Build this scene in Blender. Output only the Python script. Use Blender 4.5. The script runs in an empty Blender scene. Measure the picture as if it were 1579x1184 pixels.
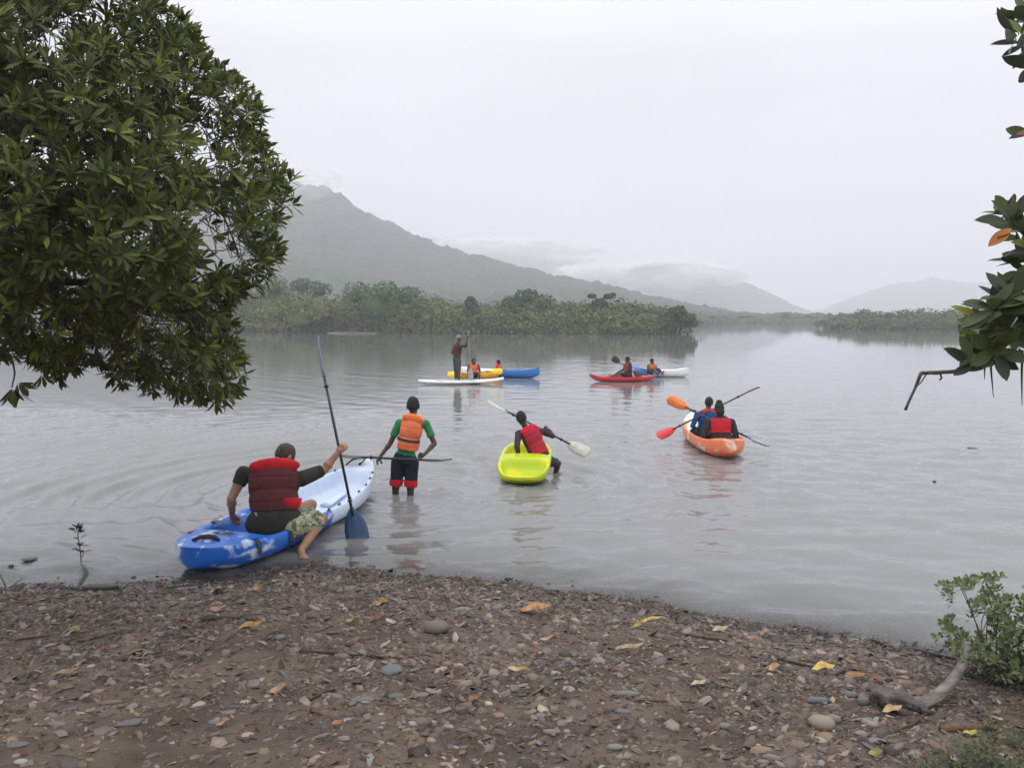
import bpy, bmesh, math, random
import numpy as np
from mathutils import Vector, Matrix, Quaternion
random.seed(7); RNG = np.random.default_rng(7)
SC = bpy.context.scene
COL = SC.collection
# ------------------------------------------------------------------ camera
W0, H0, F = 1579.0, 1184.0, 1193.0
CX, CY, HOR, CAMH = 789.5, 592.0, 491.0, 2.25
PITCH = math.atan((CY - HOR) / F)
cd = bpy.data.cameras.new('camera'); cam = bpy.data.objects.new('camera', cd); COL.objects.link(cam)
cam.location = (0, 0, CAMH); cam.rotation_euler = (math.pi / 2 - PITCH, 0, 0)
cd.sensor_width = 36; cd.lens = F / W0 * 36; cd.clip_start = 0.05; cd.clip_end = 9000
SC.camera = cam
SC.view_settings.view_transform = 'Standard'; SC.view_settings.look = 'None'
SC.view_settings.exposure = 0.24; SC.view_settings.gamma = 1.0; SC.view_settings.use_curve_mapping = False
SC.render.engine = 'CYCLES'
cy = SC.cycles
cy.use_denoising = True; cy.max_bounces = 8; cy.diffuse_bounces = 3; cy.glossy_bounces = 4
cy.transparent_max_bounces = 24; cy.volume_bounces = 2; cy.sample_clamp_indirect = 6
# ------------------------------------------------------------------ world: overcast sky
wd = bpy.data.worlds.new('World'); SC.world = wd; wd.use_nodes = True
nt = wd.node_tree; nt.nodes.clear()
def N(t, **k):
    n = nt.nodes.new(t)
    for a, b in k.items(): setattr(n, a, b)
    return n
SUN_EL, SUN_ROT = math.radians(62), math.radians(200)
sky = N('ShaderNodeTexSky'); sky.sky_type = 'NISHITA'; sky.sun_disc = False
sky.sun_elevation = SUN_EL; sky.sun_rotation = SUN_ROT
tc = N('ShaderNodeTexCoord'); sep = N('ShaderNodeSeparateXYZ'); nt.links.new(tc.outputs['Generated'], sep.inputs[0])
gr = N('ShaderNodeValToRGB'); nt.links.new(sep.outputs[2], gr.inputs[0])
SKYK = 1.0
e = gr.color_ramp.elements
e[0].position = 0.0; e[0].color = (.69, .70, .745, 1)
e[1].position = 1.0; e[1].color = (1.85, 1.84, 1.82, 1)
m_ = e.new(.30); m_.color = (.78, .785, .83, 1)
m_ = e.new(.55); m_.color = (1.32, 1.32, 1.33, 1)
mpn = N('ShaderNodeMapping'); mpn.inputs['Scale'].default_value = (1, 1, 3.2)
nz = N('ShaderNodeTexNoise'); nz.inputs['Scale'].default_value = 1.6; nz.inputs['Detail'].default_value = 5; nz.inputs['Roughness'].default_value = .5
nt.links.new(tc.outputs['Generated'], mpn.inputs[0]); nt.links.new(mpn.outputs[0], nz.inputs['Vector'])
mr = N('ShaderNodeMapRange'); mr.inputs[3].default_value = 8.9; mr.inputs[4].default_value = 10.9
mr.inputs[1].default_value = .3; mr.inputs[2].default_value = .7
nt.links.new(nz.outputs[0], mr.inputs[0])
vm = N('ShaderNodeVectorMath', operation='SCALE'); nt.links.new(gr.outputs[0], vm.inputs[0]); nt.links.new(mr.outputs[0], vm.inputs['Scale'])
mx = N('ShaderNodeMix', data_type='RGBA'); mx.inputs[0].default_value = .94
nt.links.new(sky.outputs[0], mx.inputs[6]); nt.links.new(vm.outputs[0], mx.inputs[7])
bg = N('ShaderNodeBackground'); bg.inputs[1].default_value = 0.105
nt.links.new(mx.outputs[2], bg.inputs[0])
wo = N('ShaderNodeOutputWorld'); nt.links.new(bg.outputs[0], wo.inputs[0])
sd = bpy.data.lights.new('sun', 'SUN'); sd.energy = 0.6; sd.angle = math.radians(50); sd.color = (1, .97, .93)
so = bpy.data.objects.new('sun', sd); COL.objects.link(so)
so.rotation_euler = (math.pi / 2 - SUN_EL, 0, math.pi - SUN_ROT)
# ------------------------------------------------------------------ projection helpers
SP, CP = math.sin(PITCH), math.cos(PITCH)
def ray(px, py):
    a = (px - CX) / F; b = -(py - CY) / F
    return Vector((a, CP + SP * b, -SP + CP * b))
def P(px, py, Y):
    d = ray(px, py); return Vector((0, 0, CAMH)) + d * (Y / d.y)
def G(px, py, z=0.0):
    d = ray(px, py); return Vector((0, 0, CAMH)) + d * ((z - CAMH) / d.z)
def proj(p):   # numpy (n,3) -> px, py
    p = np.asarray(p, float); x = p[:, 0]; y = p[:, 1]; z = p[:, 2] - CAMH
    f = y * CP - z * SP; u = y * SP + z * CP
    return CX + F * x / f, CY - F * u / f
# ------------------------------------------------------------------ numpy noise
def vn(x, y, seed=0):
    x = np.asarray(x, float); y = np.asarray(y, float)
    xi = np.floor(x).astype(np.int64); yi = np.floor(y).astype(np.int64); fx = x - xi; fy = y - yi
    fx = fx * fx * (3 - 2 * fx); fy = fy * fy * (3 - 2 * fy)
    def h(a, b):
        n = (a * 374761393 + b * 668265263 + seed * 974711) & 0xffffffff
        n = ((n ^ (n >> 13)) * 1274126177) & 0xffffffff
        return ((n ^ (n >> 16)) & 0xffff) / 65535.0
    return (h(xi, yi) * (1 - fx) + h(xi + 1, yi) * fx) * (1 - fy) + (h(xi, yi + 1) * (1 - fx) + h(xi + 1, yi + 1) * fx) * fy
def fbm(x, y, seed=0, o=4):
    s = 0; a = .5
    for i in range(o): s = s + a * vn(x * 2 ** i, y * 2 ** i, seed + i * 17); a *= .5
    return s
# ------------------------------------------------------------------ materials
def mat(name, c=(.5, .5, .5), c2=None, rough=.7, scale=8., bump=0., bscale=30., spec=.5, metal=0., attr=None, lo=.35, hi=.65,
        coat=0., stretch=(1, 1, 1), rnd=0., trans=0., detail=4.):
    m = bpy.data.materials.new(name); m.use_nodes = True
    t = m.node_tree; b = t.nodes['Principled BSDF']; L = t.links.new
    b.inputs['Roughness'].default_value = rough; b.inputs['Metallic'].default_value = metal
    b.inputs['Specular IOR Level'].default_value = spec; b.inputs['Coat Weight'].default_value = coat
    tc = t.nodes.new('ShaderNodeTexCoord'); mp = t.nodes.new('ShaderNodeMapping'); mp.inputs['Scale'].default_value = stretch
    L(tc.outputs['Object'], mp.inputs[0])
    n = t.nodes.new('ShaderNodeTexNoise'); n.inputs['Scale'].default_value = scale; n.inputs['Detail'].default_value = detail
    L(mp.outputs[0], n.inputs['Vector'])
    r = t.nodes.new('ShaderNodeMapRange'); r.inputs[1].default_value = lo; r.inputs[2].default_value = hi; L(n.outputs[0], r.inputs[0])
    mxn = t.nodes.new('ShaderNodeMix'); mxn.data_type = 'RGBA'; L(r.outputs[0], mxn.inputs[0])
    c2 = c2 or tuple(v * .82 for v in c)
    mxn.inputs[6].default_value = (*c, 1); mxn.inputs[7].default_value = (*c2, 1)
    out = mxn.outputs[2]
    if attr:
        a = t.nodes.new('ShaderNodeAttribute'); a.attribute_name = attr
        q = t.nodes.new('ShaderNodeMix'); q.data_type = 'RGBA'; q.blend_type = 'MULTIPLY'; q.inputs[0].default_value = 1
        L(out, q.inputs[6]); L(a.outputs[0], q.inputs[7]); out = q.outputs[2]
    if rnd:
        oi = t.nodes.new('ShaderNodeObjectInfo'); rr = t.nodes.new('ShaderNodeMapRange'); rr.inputs[3].default_value = 1 - rnd; rr.inputs[4].default_value = 1 + rnd
        L(oi.outputs['Random'], rr.inputs[0]); v = t.nodes.new('ShaderNodeVectorMath'); v.operation = 'SCALE'
        L(out, v.inputs[0]); L(rr.outputs[0], v.inputs['Scale']); out = v.outputs[0]
    L(out, b.inputs['Base Color'])
    if bump:
        n2 = t.nodes.new('ShaderNodeTexNoise'); n2.inputs['Scale'].default_value = bscale; n2.inputs['Detail'].default_value = 5; L(mp.outputs[0], n2.inputs['Vector'])
        bp = t.nodes.new('ShaderNodeBump'); bp.inputs['Strength'].default_value = 1; bp.inputs['Distance'].default_value = bump
        L(n2.outputs[0], bp.inputs['Height']); L(bp.outputs[0], b.inputs['Normal'])
    if trans:
        tr = t.nodes.new('ShaderNodeBsdfTranslucent'); L(out, tr.inputs[0]); ms = t.nodes.new('ShaderNodeMixShader'); ms.inputs[0].default_value = trans
        L(b.outputs[0], ms.inputs[1]); L(tr.outputs[0], ms.inputs[2]); L(ms.outputs[0], t.nodes['Material Output'].inputs[0])
    return m
# ------------------------------------------------------------------ object helpers
def tag(o, label=None, cat=None, group=None, kind=None):
    if label: o['label'] = label
    if cat: o['category'] = cat
    if group: o['group'] = group
    if kind: o['kind'] = kind
    return o
def empty(name, loc, label=None, cat=None, group=None):
    o = bpy.data.objects.new(name, None); COL.objects.link(o); o.location = loc; o.empty_display_size = .2
    return tag(o, label, cat, group)
def link(name, me, m=None, parent=None, offset=True, smooth=True):
    """me is in world coordinates; moved to the parent's own frame when it has one"""
    o = bpy.data.objects.new(name, me); COL.objects.link(o)
    if m is not None:
        me.materials.clear()
        for q in (m if isinstance(m, (list, tuple)) else [m]): me.materials.append(q)
    if smooth: me.polygons.foreach_set('use_smooth', [True] * len(me.polygons))
    if parent is not None:
        o.parent = parent
        if offset:
            p = parent; T = Matrix.Identity(4)
            while p: T = p.matrix_basis @ T; p = p.parent
            me.transform(T.inverted())
    return o
def recenter(o):
    """top-level mesh built in world coordinates: put its origin at its base"""
    me = o.data; n = len(me.vertices); a = np.empty(n * 3); me.vertices.foreach_get('co', a); a = a.reshape(-1, 3)
    c = Vector((float(a[:, 0].mean()), float(a[:, 1].mean()), float(a[:, 2].min())))
    me.transform(Matrix.Translation(-c)); o.location = c; return o
def arr_mesh(name, V, Fs, cols=None, attrs=None, mats_idx=None):
    """V (n,3); Fs: list of int arrays (m,k)"""
    me = bpy.data.meshes.new(name); V = np.asarray(V, np.float32)
    me.vertices.add(len(V)); me.vertices.foreach_set('co', V.ravel())
    Fs = [np.asarray(f, np.int32) for f in Fs if len(f)]
    loops = np.concatenate([f.ravel() for f in Fs]); ks = np.concatenate([np.full(len(f), f.shape[1], np.int32) for f in Fs])
    me.loops.add(len(loops)); me.loops.foreach_set('vertex_index', loops)
    me.polygons.add(len(ks)); me.polygons.foreach_set('loop_start', np.concatenate([[0], np.cumsum(ks)[:-1]]).astype(np.int32))
    if mats_idx is not None: me.polygons.foreach_set('material_index', np.asarray(mats_idx, np.int32))
    me.update(calc_edges=True)
    if cols is not None:
        c = np.ones((len(V), 4), np.float32); c[:, :3] = cols
        at = me.color_attributes.new('col', 'FLOAT_COLOR', 'POINT'); at.data.foreach_set('color', c.ravel())
    for k, v in (attrs or {}).items():
        at = me.attributes.new(k, 'FLOAT', 'POINT'); at.data.foreach_set('value', np.asarray(v, np.float32))
    return me
def grid_faces(nr, nc, wrap=False):
    i = np.arange(nr - 1)[:, None]; j = np.arange(nc if wrap else nc - 1)[None, :]; j2 = (j + 1) % nc
    return np.stack([i * nc + j, i * nc + j2, (i + 1) * nc + j2, (i + 1) * nc + j], -1).reshape(-1, 4)
def catmull(pts, n):
    p = np.array([list(v) for v in pts], float); k = len(p)
    q = np.vstack([2 * p[0] - p[1], p, 2 * p[-1] - p[-2]]); out = []
    for t in np.linspace(0, k - 1, n):
        i = min(int(t), k - 2); f = t - i; a, b, c, d = q[i], q[i + 1], q[i + 2], q[i + 3]
        out.append(.5 * ((2 * b) + (-a + c) * f + (2 * a - 5 * b + 4 * c - d) * f * f + (-a + 3 * b - 3 * c + d) * f ** 3))
    return np.array(out)
def tube_arr(pts, rad, seg=8, n=None, jit=0., seed=0, flat=1.):
    if n: r = np.interp(np.linspace(0, 1, n), np.linspace(0, 1, len(rad)), rad); p = catmull(pts, n)
    else: p = np.array([list(v) for v in pts], float); r = np.array(rad, float)
    T = np.gradient(p, axis=0); T /= np.linalg.norm(T, axis=1)[:, None] + 1e-9
    up = np.array([0, 0, 1.]) if abs(T[:, 2]).max() < .93 else np.array([1., .13, 0])
    A = np.cross(T, up); A /= np.linalg.norm(A, axis=1)[:, None] + 1e-9; B = np.cross(A, T)
    th = np.linspace(0, 2 * np.pi, seg, endpoint=False); V = []
    for i in range(len(p)):
        rr = r[i] * (1 + (jit * (vn(th * 1.3 + seed, np.full(seg, i * .7), seed) - .5) * 2 if jit else 0))
        V.append(p[i] + (A[i][None] * np.cos(th)[:, None] + B[i][None] * np.sin(th)[:, None] * flat) * (rr[:, None] if jit else rr))
    V = np.concatenate(V); m = len(p); Fq = grid_faces(m, seg, True)
    V = np.vstack([V, p[0], p[-1]]); a = np.arange(seg)
    F3 = np.concatenate([np.stack([(a + 1) % seg, a, np.full(seg, len(V) - 2)], -1), np.stack([(m - 1) * seg + a, (m - 1) * seg + (a + 1) % seg, np.full(seg, len(V) - 1)], -1)])
    return V, Fq, F3
class Geo:
    """collects arrays, builds ONE mesh"""
    def __init__(s): s.V = []; s.Q = []; s.T = []; s.n = 0; s.C = []
    def add(s, V, Q=None, T=None, c=(1, 1, 1)):
        if Q is not None and len(Q): s.Q.append(np.asarray(Q) + s.n)
        if T is not None and len(T): s.T.append(np.asarray(T) + s.n)
        s.V.append(np.asarray(V)); s.n += len(V); s.C.append(np.broadcast_to(np.asarray(c, float), (len(V), 3)))
    def tube(s, *a, c=(1, 1, 1), **k): V, Q, T = tube_arr(*a, **k); s.add(V, Q, T, c); return s
    def box(s, M, sx, sy, sz, c=(1, 1, 1)):
        v = np.array([[x, y, z, 1] for z in (-1, 1) for y in (-1, 1) for x in (-1, 1)], float) * [sx / 2, sy / 2, sz / 2, 1]
        v = (np.array(M) @ v.T).T[:, :3]
        s.add(v, [[0, 2, 3, 1], [4, 5, 7, 6], [0, 1, 5, 4], [2, 6, 7, 3], [0, 4, 6, 2], [1, 3, 7, 5]], None, c); return s
    def mesh(s, name='m'):
        Fs = ([np.concatenate(s.Q)] if s.Q else []) + ([np.concatenate(s.T)] if s.T else [])
        return arr_mesh(name, np.concatenate(s.V), Fs, cols=np.concatenate(s.C))
# ------------------------------------------------------------------ terrain
SHORE_PX = [(-500, 925), (-250, 915), (0, 908), (130, 905), (280, 898), (330, 893), (420, 882), (480, 874), (600, 885), (700, 893), (800, 905), (900, 916), (1000, 932), (1100, 955), (1200, 970), (1300, 985), (1400, 1000), (1500, 1016), (1579, 1032), (1750, 1075)]
_s = np.array([list(G(a, b))[:2] for a, b in SHORE_PX]); _s = np.vstack([[-400, 8], [-20, 7.2], _s, [8, 3.0], [20, 1.5], [400, -10]])
_s = _s[np.argsort(_s[:, 0])]
def gz(x, y, fine=True):
    x = np.asarray(x, float); y = np.asarray(y, float)
    s = (np.interp(x, _s[:, 0], _s[:, 1]) - y) * .96
    if fine: s = s + (fbm(x * 2.2, y * 2.2, 3, 4) - .47) * .34
    z = np.where(s > 0, .75 * (1 - np.exp(-np.clip(s, 0, 200) * .19)), -1.6 * (1 - np.exp(np.clip(s, -200, 0) * .075)))
    if fine: z = z + (fbm(x * 3.1, y * 3.1, 11, 4) - .47) * .035 * np.exp(-(np.hypot(x, y) / 25) ** 2)
    return z
def B(px, py, lift=0.):
    z = 0.
    for _ in range(12):
        g = G(px, py, z); z = float(gz(g.x, g.y))
    g.z = z + lift; return g
def stretch_axis(lo, hi, step, far0, far1, n):
    c = np.arange(lo, hi + step / 2, step)
    a = lo - np.geomspace(step * 2, lo - far0, n)[::-1]; b = hi + np.geomspace(step * 2, far1 - hi, n)
    return np.concatenate([a, c, b])
gx = stretch_axis(-7, 6.5, .05, -2300, 2300, 34); gy = stretch_axis(1.6, 10, .04, -60, 2500, 34)
GX, GY = np.meshgrid(gx, gy); GZ = gz(GX.ravel(), GY.ravel())
soil = mat('soil', (.062, .042, .030), (.125, .093, .068), rough=.85, scale=2.2, bump=.012, bscale=70, detail=9, lo=.4, hi=.62)
t = soil.node_tree; bsd = t.nodes['Principled BSDF']
# wet band beside the water: darker and shinier up to about 8 cm above the water
gp = t.nodes.new('ShaderNodeNewGeometry'); sx = t.nodes.new('ShaderNodeSeparateXYZ'); t.links.new(gp.outputs['Position'], sx.inputs[0])
wr_ = t.nodes.new('ShaderNodeMapRange'); wr_.inputs[1].default_value = .02; wr_.inputs[2].default_value = .12; wr_.inputs[3].default_value = .35; wr_.inputs[4].default_value = .9
t.links.new(sx.outputs[2], wr_.inputs[0]); t.links.new(wr_.outputs[0], bsd.inputs['Roughness'])
ground = link('ground', arr_mesh('ground', np.stack([GX.ravel(), GY.ravel(), GZ], -1), [grid_faces(len(gy), len(gx))]), soil)
tag(ground, kind='structure')
def wet(m, lo=.0, hi=.07, dark=.45):
    """stone and soil soaked by the water: darker up to a few centimetres above the water line"""
    t = m.node_tree; b = t.nodes['Principled BSDF']; src = b.inputs['Base Color'].links[0].from_socket
    g = t.nodes.new('ShaderNodeNewGeometry'); s = t.nodes.new('ShaderNodeSeparateXYZ'); t.links.new(g.outputs['Position'], s.inputs[0])
    r = t.nodes.new('ShaderNodeMapRange'); r.inputs[1].default_value = lo; r.inputs[2].default_value = hi; r.inputs[3].default_value = dark; t.links.new(s.outputs[2], r.inputs[0])
    v = t.nodes.new('ShaderNodeVectorMath'); v.operation = 'SCALE'; t.links.new(src, v.inputs[0]); t.links.new(r.outputs[0], v.inputs['Scale']); t.links.new(v.outputs[0], b.inputs['Base Color'])
wet(soil)
# ------------------------------------------------------------------ water
rows = np.concatenate([[3.6], 1 / np.linspace(1 / 4.3, 1 / 75., 470), np.geomspace(80, 2450, 30)])
azc = np.linspace(-42, 42, 640); azo = np.geomspace(.3, 42, 14)
az = np.radians(np.concatenate([(-42 - azo)[::-1], azc, 42 + azo]))
RR, AA = np.meshgrid(rows, az, indexing='ij'); WX = (RR * np.tan(np.clip(AA, -1.45, 1.45))).ravel(); WY = RR.ravel()
WX = np.clip(WX, -2290, 2290)
def ring(x, y, cx, cy, lam, amp, reach, r0=.5, warp=.5, seed=1):
    r = np.hypot(x - cx, y - cy); w = (fbm(x * .5, y * .5, seed, 3) - .45) * warp * lam * 4
    env = np.exp(-r / reach) * np.clip((r - r0) / .5, 0, 1) * (.35 + 1.25 * vn(x * .55, y * .8, seed + 5))
    q = .5 + .5 * np.sin(2 * np.pi * (r + w) / lam); return amp * env * (q ** 2.4 * 2 - .7)
def waves(x, y):
    h = np.zeros_like(x); rg = np.random.default_rng(3)
    fade = np.clip(1 - (y - 45) / 30, 0, 1) * np.interp(y, [0, 14, 24, 45], [1, 1, .45, .18])
    patch = .35 + 1.1 * fbm(x * .22, y * .16, 40, 3)
    left = 1 / (1 + np.exp((x + 1.) / 1.8))
    for i in range(44):
        lam = rg.uniform(.17, 1.1) ** 1.15; th = rg.normal(-math.pi / 2, .38); k = 2 * np.pi / lam
        a = .0023 * lam / .5 * rg.uniform(.5, 1.2)
        ph = k * (x * math.cos(th) + y * math.sin(th)) + rg.uniform(0, 6.28) + 2.2 * vn(x * .6 + i, y * .6 - i, i)
        h += a * np.sin(ph) * patch * (.85 - .25 * left)
    h += ring(x, y, -1.6, 9.9, .52, .046, 11, .8, .13, 2) * (.08 + .92 * left) * np.clip((y - 7.2) / 2.6, .25, 1)
    h += ring(x, y, -1.9, 10.4, .34, .009, 6, .4, .4, 3) * (.3 + .7 * left)
    h += ring(x, y, -1.4, 9.8, .2, .006, 1.3, .15, .3, 4)
    h += ring(x, y, .2, 10.6, .24, .007, 1.6, .4, .3, 6)
    h += ring(x, y, .2, 10.6, .6, .006, 4.5, .5, .3, 7)
    h += ring(x, y, 3.4, 12.8, .26, .006, 1.8, .4, .3, 8) + ring(x, y, 3.4, 12.8, .7, .006, 5, .5, .3, 9)
    h += ring(x, y, -1.9, 27, .9, .007, 8, .8, .3, 10) + ring(x, y, 4, 28, 1.1, .006, 9, 1, .3, 12)
    h += ring(x, y, 0, 36, 1.6, .010, 12, 1, .3, 14)
    return h * fade
g0 = gz(WX, WY)
WZ = waves(WX, WY) * np.clip(-g0 / .06, .15, 1)
dep = np.clip(-g0, 0, 5)
def water_mat():
    m = bpy.data.materials.new('lake_water'); m.use_nodes = True; t = m.node_tree; L = t.links.new
    t.nodes.clear(); o = t.nodes.new('ShaderNodeOutputMaterial')
    tc = t.nodes.new('ShaderNodeTexCoord'); mp = t.nodes.new('ShaderNodeMapping'); mp.inputs['Scale'].default_value = (.7, 1.5, 1)
    L(tc.outputs['Object'], mp.inputs[0])
    n1 = t.nodes.new('ShaderNodeTexNoise'); n1.inputs['Scale'].default_value = 7; n1.inputs['Detail'].default_value = 5; L(mp.outputs[0], n1.inputs['Vector'])
    bp = t.nodes.new('ShaderNodeBump'); bp.inputs['Strength'].default_value = 1; bp.inputs['Distance'].default_value = .0042; L(n1.outputs[0], bp.inputs['Height'])
    sy = t.nodes.new('ShaderNodeSeparateXYZ'); L(tc.outputs['Object'], sy.inputs[0]); my = t.nodes.new('ShaderNodeMapRange')   # the breeze dies away over the far lake
    my.inputs[1].default_value = 18; my.inputs[2].default_value = 55; my.inputs[3].default_value = 1; my.inputs[4].default_value = .10; L(sy.outputs[1], my.inputs[0]); L(my.outputs[0], bp.inputs['Strength'])
    fr = t.nodes.new('ShaderNodeFresnel'); fr.inputs[0].default_value = 1.36; L(bp.outputs[0], fr.inputs['Normal'])
    gl = t.nodes.new('ShaderNodeBsdfGlossy'); gl.inputs['Roughness'].default_value = .04; gl.inputs['Color'].default_value = (.97, .97, 1, 1); L(bp.outputs[0], gl.inputs['Normal'])
    df = t.nodes.new('ShaderNodeBsdfDiffuse'); df.inputs[0].default_value = (.190, .193, .195, 1)
    tr = t.nodes.new('ShaderNodeBsdfTransparent'); tr.inputs[0].default_value = (.93, .88, .82, 1)
    at = t.nodes.new('ShaderNodeAttribute'); at.attribute_name = 'depth'
    m1 = t.nodes.new('ShaderNodeMath'); m1.operation = 'MULTIPLY'; m1.inputs[1].default_value = -15; L(at.outputs['Fac'], m1.inputs[0])
    m2 = t.nodes.new('ShaderNodeMath'); m2.operation = 'EXPONENT'; L(m1.outputs[0], m2.inputs[0])
    body = t.nodes.new('ShaderNodeMixShader'); L(m2.outputs[0], body.inputs[0]); L(df.outputs[0], body.inputs[1]); L(tr.outputs[0], body.inputs[2])
    ms = t.nodes.new('ShaderNodeMixShader'); L(fr.outputs[0], ms.inputs[0]); L(body.outputs[0], ms.inputs[1]); L(gl.outputs[0], ms.inputs[2])
    L(ms.outputs[0], o.inputs[0]); return m
water = link('water', arr_mesh('water', np.stack([WX, WY, WZ], -1), [grid_faces(len(rows), len(az))], attrs={'depth': dep}), water_mat())
tag(water, kind='structure')
# ------------------------------------------------------------------ hills and far banks
leafy = mat('hill_forest', (.030, .042, .034), (.055, .068, .052), rough=.9, scale=.05, attr='col', spec=.1, detail=8)
def hill(name, prof, Rpx, r0, r1, back, nr=110, step=2.0, bumpy=4.2, seed=1, spur=.22, power=1.25):
    pxs = np.arange(prof[0][0], prof[-1][0] + .1, step); py = np.interp(pxs, [p[0] for p in prof], [p[1] for p in prof])
    R = np.interp(pxs, [p[0] for p in Rpx], [p[1] for p in Rpx])
    Hh = (HOR - py) / F * R + CAMH - bumpy * .75 * (1 + R / 900.) * np.clip((HOR - py) / 60., 0, 1)
    tt = np.concatenate([np.linspace(0, 1, nr), 1 + np.linspace(0, 1, 14)[1:] * back]); rows_ = []
    for tv in tt:
        rr = r0 + (R - r0) * tv; sh = tv ** power if tv <= 1 else max(0, 1 - ((tv - 1) / back) ** 1.3)
        X = (pxs - CX) / F * rr; Y = rr
        sp = 1 - spur * (1 - abs(2 * tv - 1)) * (fbm(X * .006 + seed, Y * .0045, seed, 4) * 2) if tv < 1 else 1.
        Z = Hh * sh * sp + (fbm(X * .11, Y * .11, seed + 3, 3) - .2) * bumpy * (1 + rr / 900.) + (vn(X * .3, Y * .3, seed + 8)) * bumpy * .7
        rows_.append(np.stack([X, np.broadcast_to(Y, X.shape), Z], -1))
    V = np.concatenate(rows_)
    c = .75 + .5 * fbm(V[:, 0] * .02, V[:, 1] * .02, seed + 2, 4); c = np.stack([c * (1 + .5 * (fbm(V[:, 0] * .008, V[:, 1] * .008, seed + 9) - .4)), c, c], -1)
    o = link(name, arr_mesh(name, V, [grid_faces(len(tt), len(pxs))], cols=c), leafy, smooth=False); tag(o, kind='structure'); return o
hill('hill', [(-900, 470), (-500, 400), (-200, 350), (100, 300), (300, 262), (400, 262), (450, 278), (478, 286), (505, 288), (525, 297), (560, 322), (620, 350), (680, 377), (740, 392), (800, 408), (860, 423), (920, 434), (980, 449), (1020, 463), (1060, 473), (1110, 484), (1150, 492), (1210, 496), (1260, 499), (1330, 503)],
     [(-900, 900), (480, 860), (1000, 620), (1210, 520), (1330, 500)], 350, 0, .5, nr=130, seed=4)
hill('hill', [(560, 470), (620, 385), (660, 365), (720, 372), (780, 368), (830, 392), (900, 440), (960, 470)], [(560, 1850), (960, 1850)], 1500, 0, .4, nr=40, seed=21)
hill('hill', [(820, 480), (900, 445), (960, 418), (1000, 405), (1045, 403), (1080, 409), (1120, 425), (1160, 440), (1190, 455), (1220, 470), (1250, 482), (1275, 490), (1300, 494)],
     [(820, 1600), (1300, 1450)], 1200, 0, .4, nr=60, seed=33, bumpy=2)
hill('hill', [(1200, 492), (1265, 478), (1300, 463), (1340, 447), (1375, 437), (1400, 434), (1430, 427), (1460, 431), (1500, 436), (1560, 434), (1700, 425), (1900, 400), (2300, 420), (2700, 480)],
     [(1200, 2100), (2700, 2100)], 1500, 0, .15, nr=60, seed=47, bumpy=2)
# ------------------------------------------------------------------ leaf clouds for far trees
def quads(C, Nn, size, col, rg):
    n = len(C); a = rg.normal(size=(n, 3)); u = np.cross(Nn, a); u /= np.linalg.norm(u, axis=1)[:, None] + 1e-9; v = np.cross(Nn, u)
    s = size * rg.uniform(.6, 1.3, n)[:, None]; e = .62
    V = np.stack([C - u * s, C - v * s * e, C + u * s, C + v * s * e], 1).reshape(-1, 3)
    return V, np.arange(4 * n).reshape(n, 4), np.repeat(col, 4, 0)
def crown(g, c, r, n, size, tint, rg, core=True):
    """lumpy crown of small leaf clumps round centre c with radii r"""
    c = np.asarray(c, float); r = np.asarray(r, float)
    d = rg.normal(size=(n, 3)); d /= np.linalg.norm(d, axis=1)[:, None]; d[:, 2] = np.where(d[:, 2] < -.35, -d[:, 2], d[:, 2])
    sd_ = int(rg.integers(999)); lump = .72 + .55 * vn(d[:, 0] * 2.6 + sd_, d[:, 1] * 2.6 + d[:, 2] * 3.1, sd_) * 1.05
    rad = lump * rg.uniform(.8, 1.04, n); C = c + d * r * rad[:, None]
    nn = d + rg.normal(scale=.6, size=(n, 3)); nn[:, 2] += .4; nn /= np.linalg.norm(nn, axis=1)[:, None]
    col = np.array(tint)[None] * rg.uniform(.68, 1.38, (n, 1)) * (1 + .15 * rg.normal(size=(n, 3)) * [1, .4, .4])
    V, Q, cc = quads(C, nn, size, np.clip(col, .2, 3), rg); g.add(V, Q, None, cc)
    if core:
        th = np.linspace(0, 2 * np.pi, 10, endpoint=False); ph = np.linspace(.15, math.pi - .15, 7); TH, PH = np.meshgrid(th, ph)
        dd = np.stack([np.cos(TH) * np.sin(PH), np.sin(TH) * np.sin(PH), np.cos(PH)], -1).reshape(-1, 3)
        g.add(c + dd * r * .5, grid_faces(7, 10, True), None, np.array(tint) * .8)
foliage = mat('far_foliage', (.085, .125, .040), (.058, .092, .034), rough=.75, scale=.6, attr='col', spec=.25)
bark_far = mat('grey_bark', (.13, .12, .11), (.07, .065, .06), spec=.05, rough=.9, scale=3, attr='col')
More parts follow.
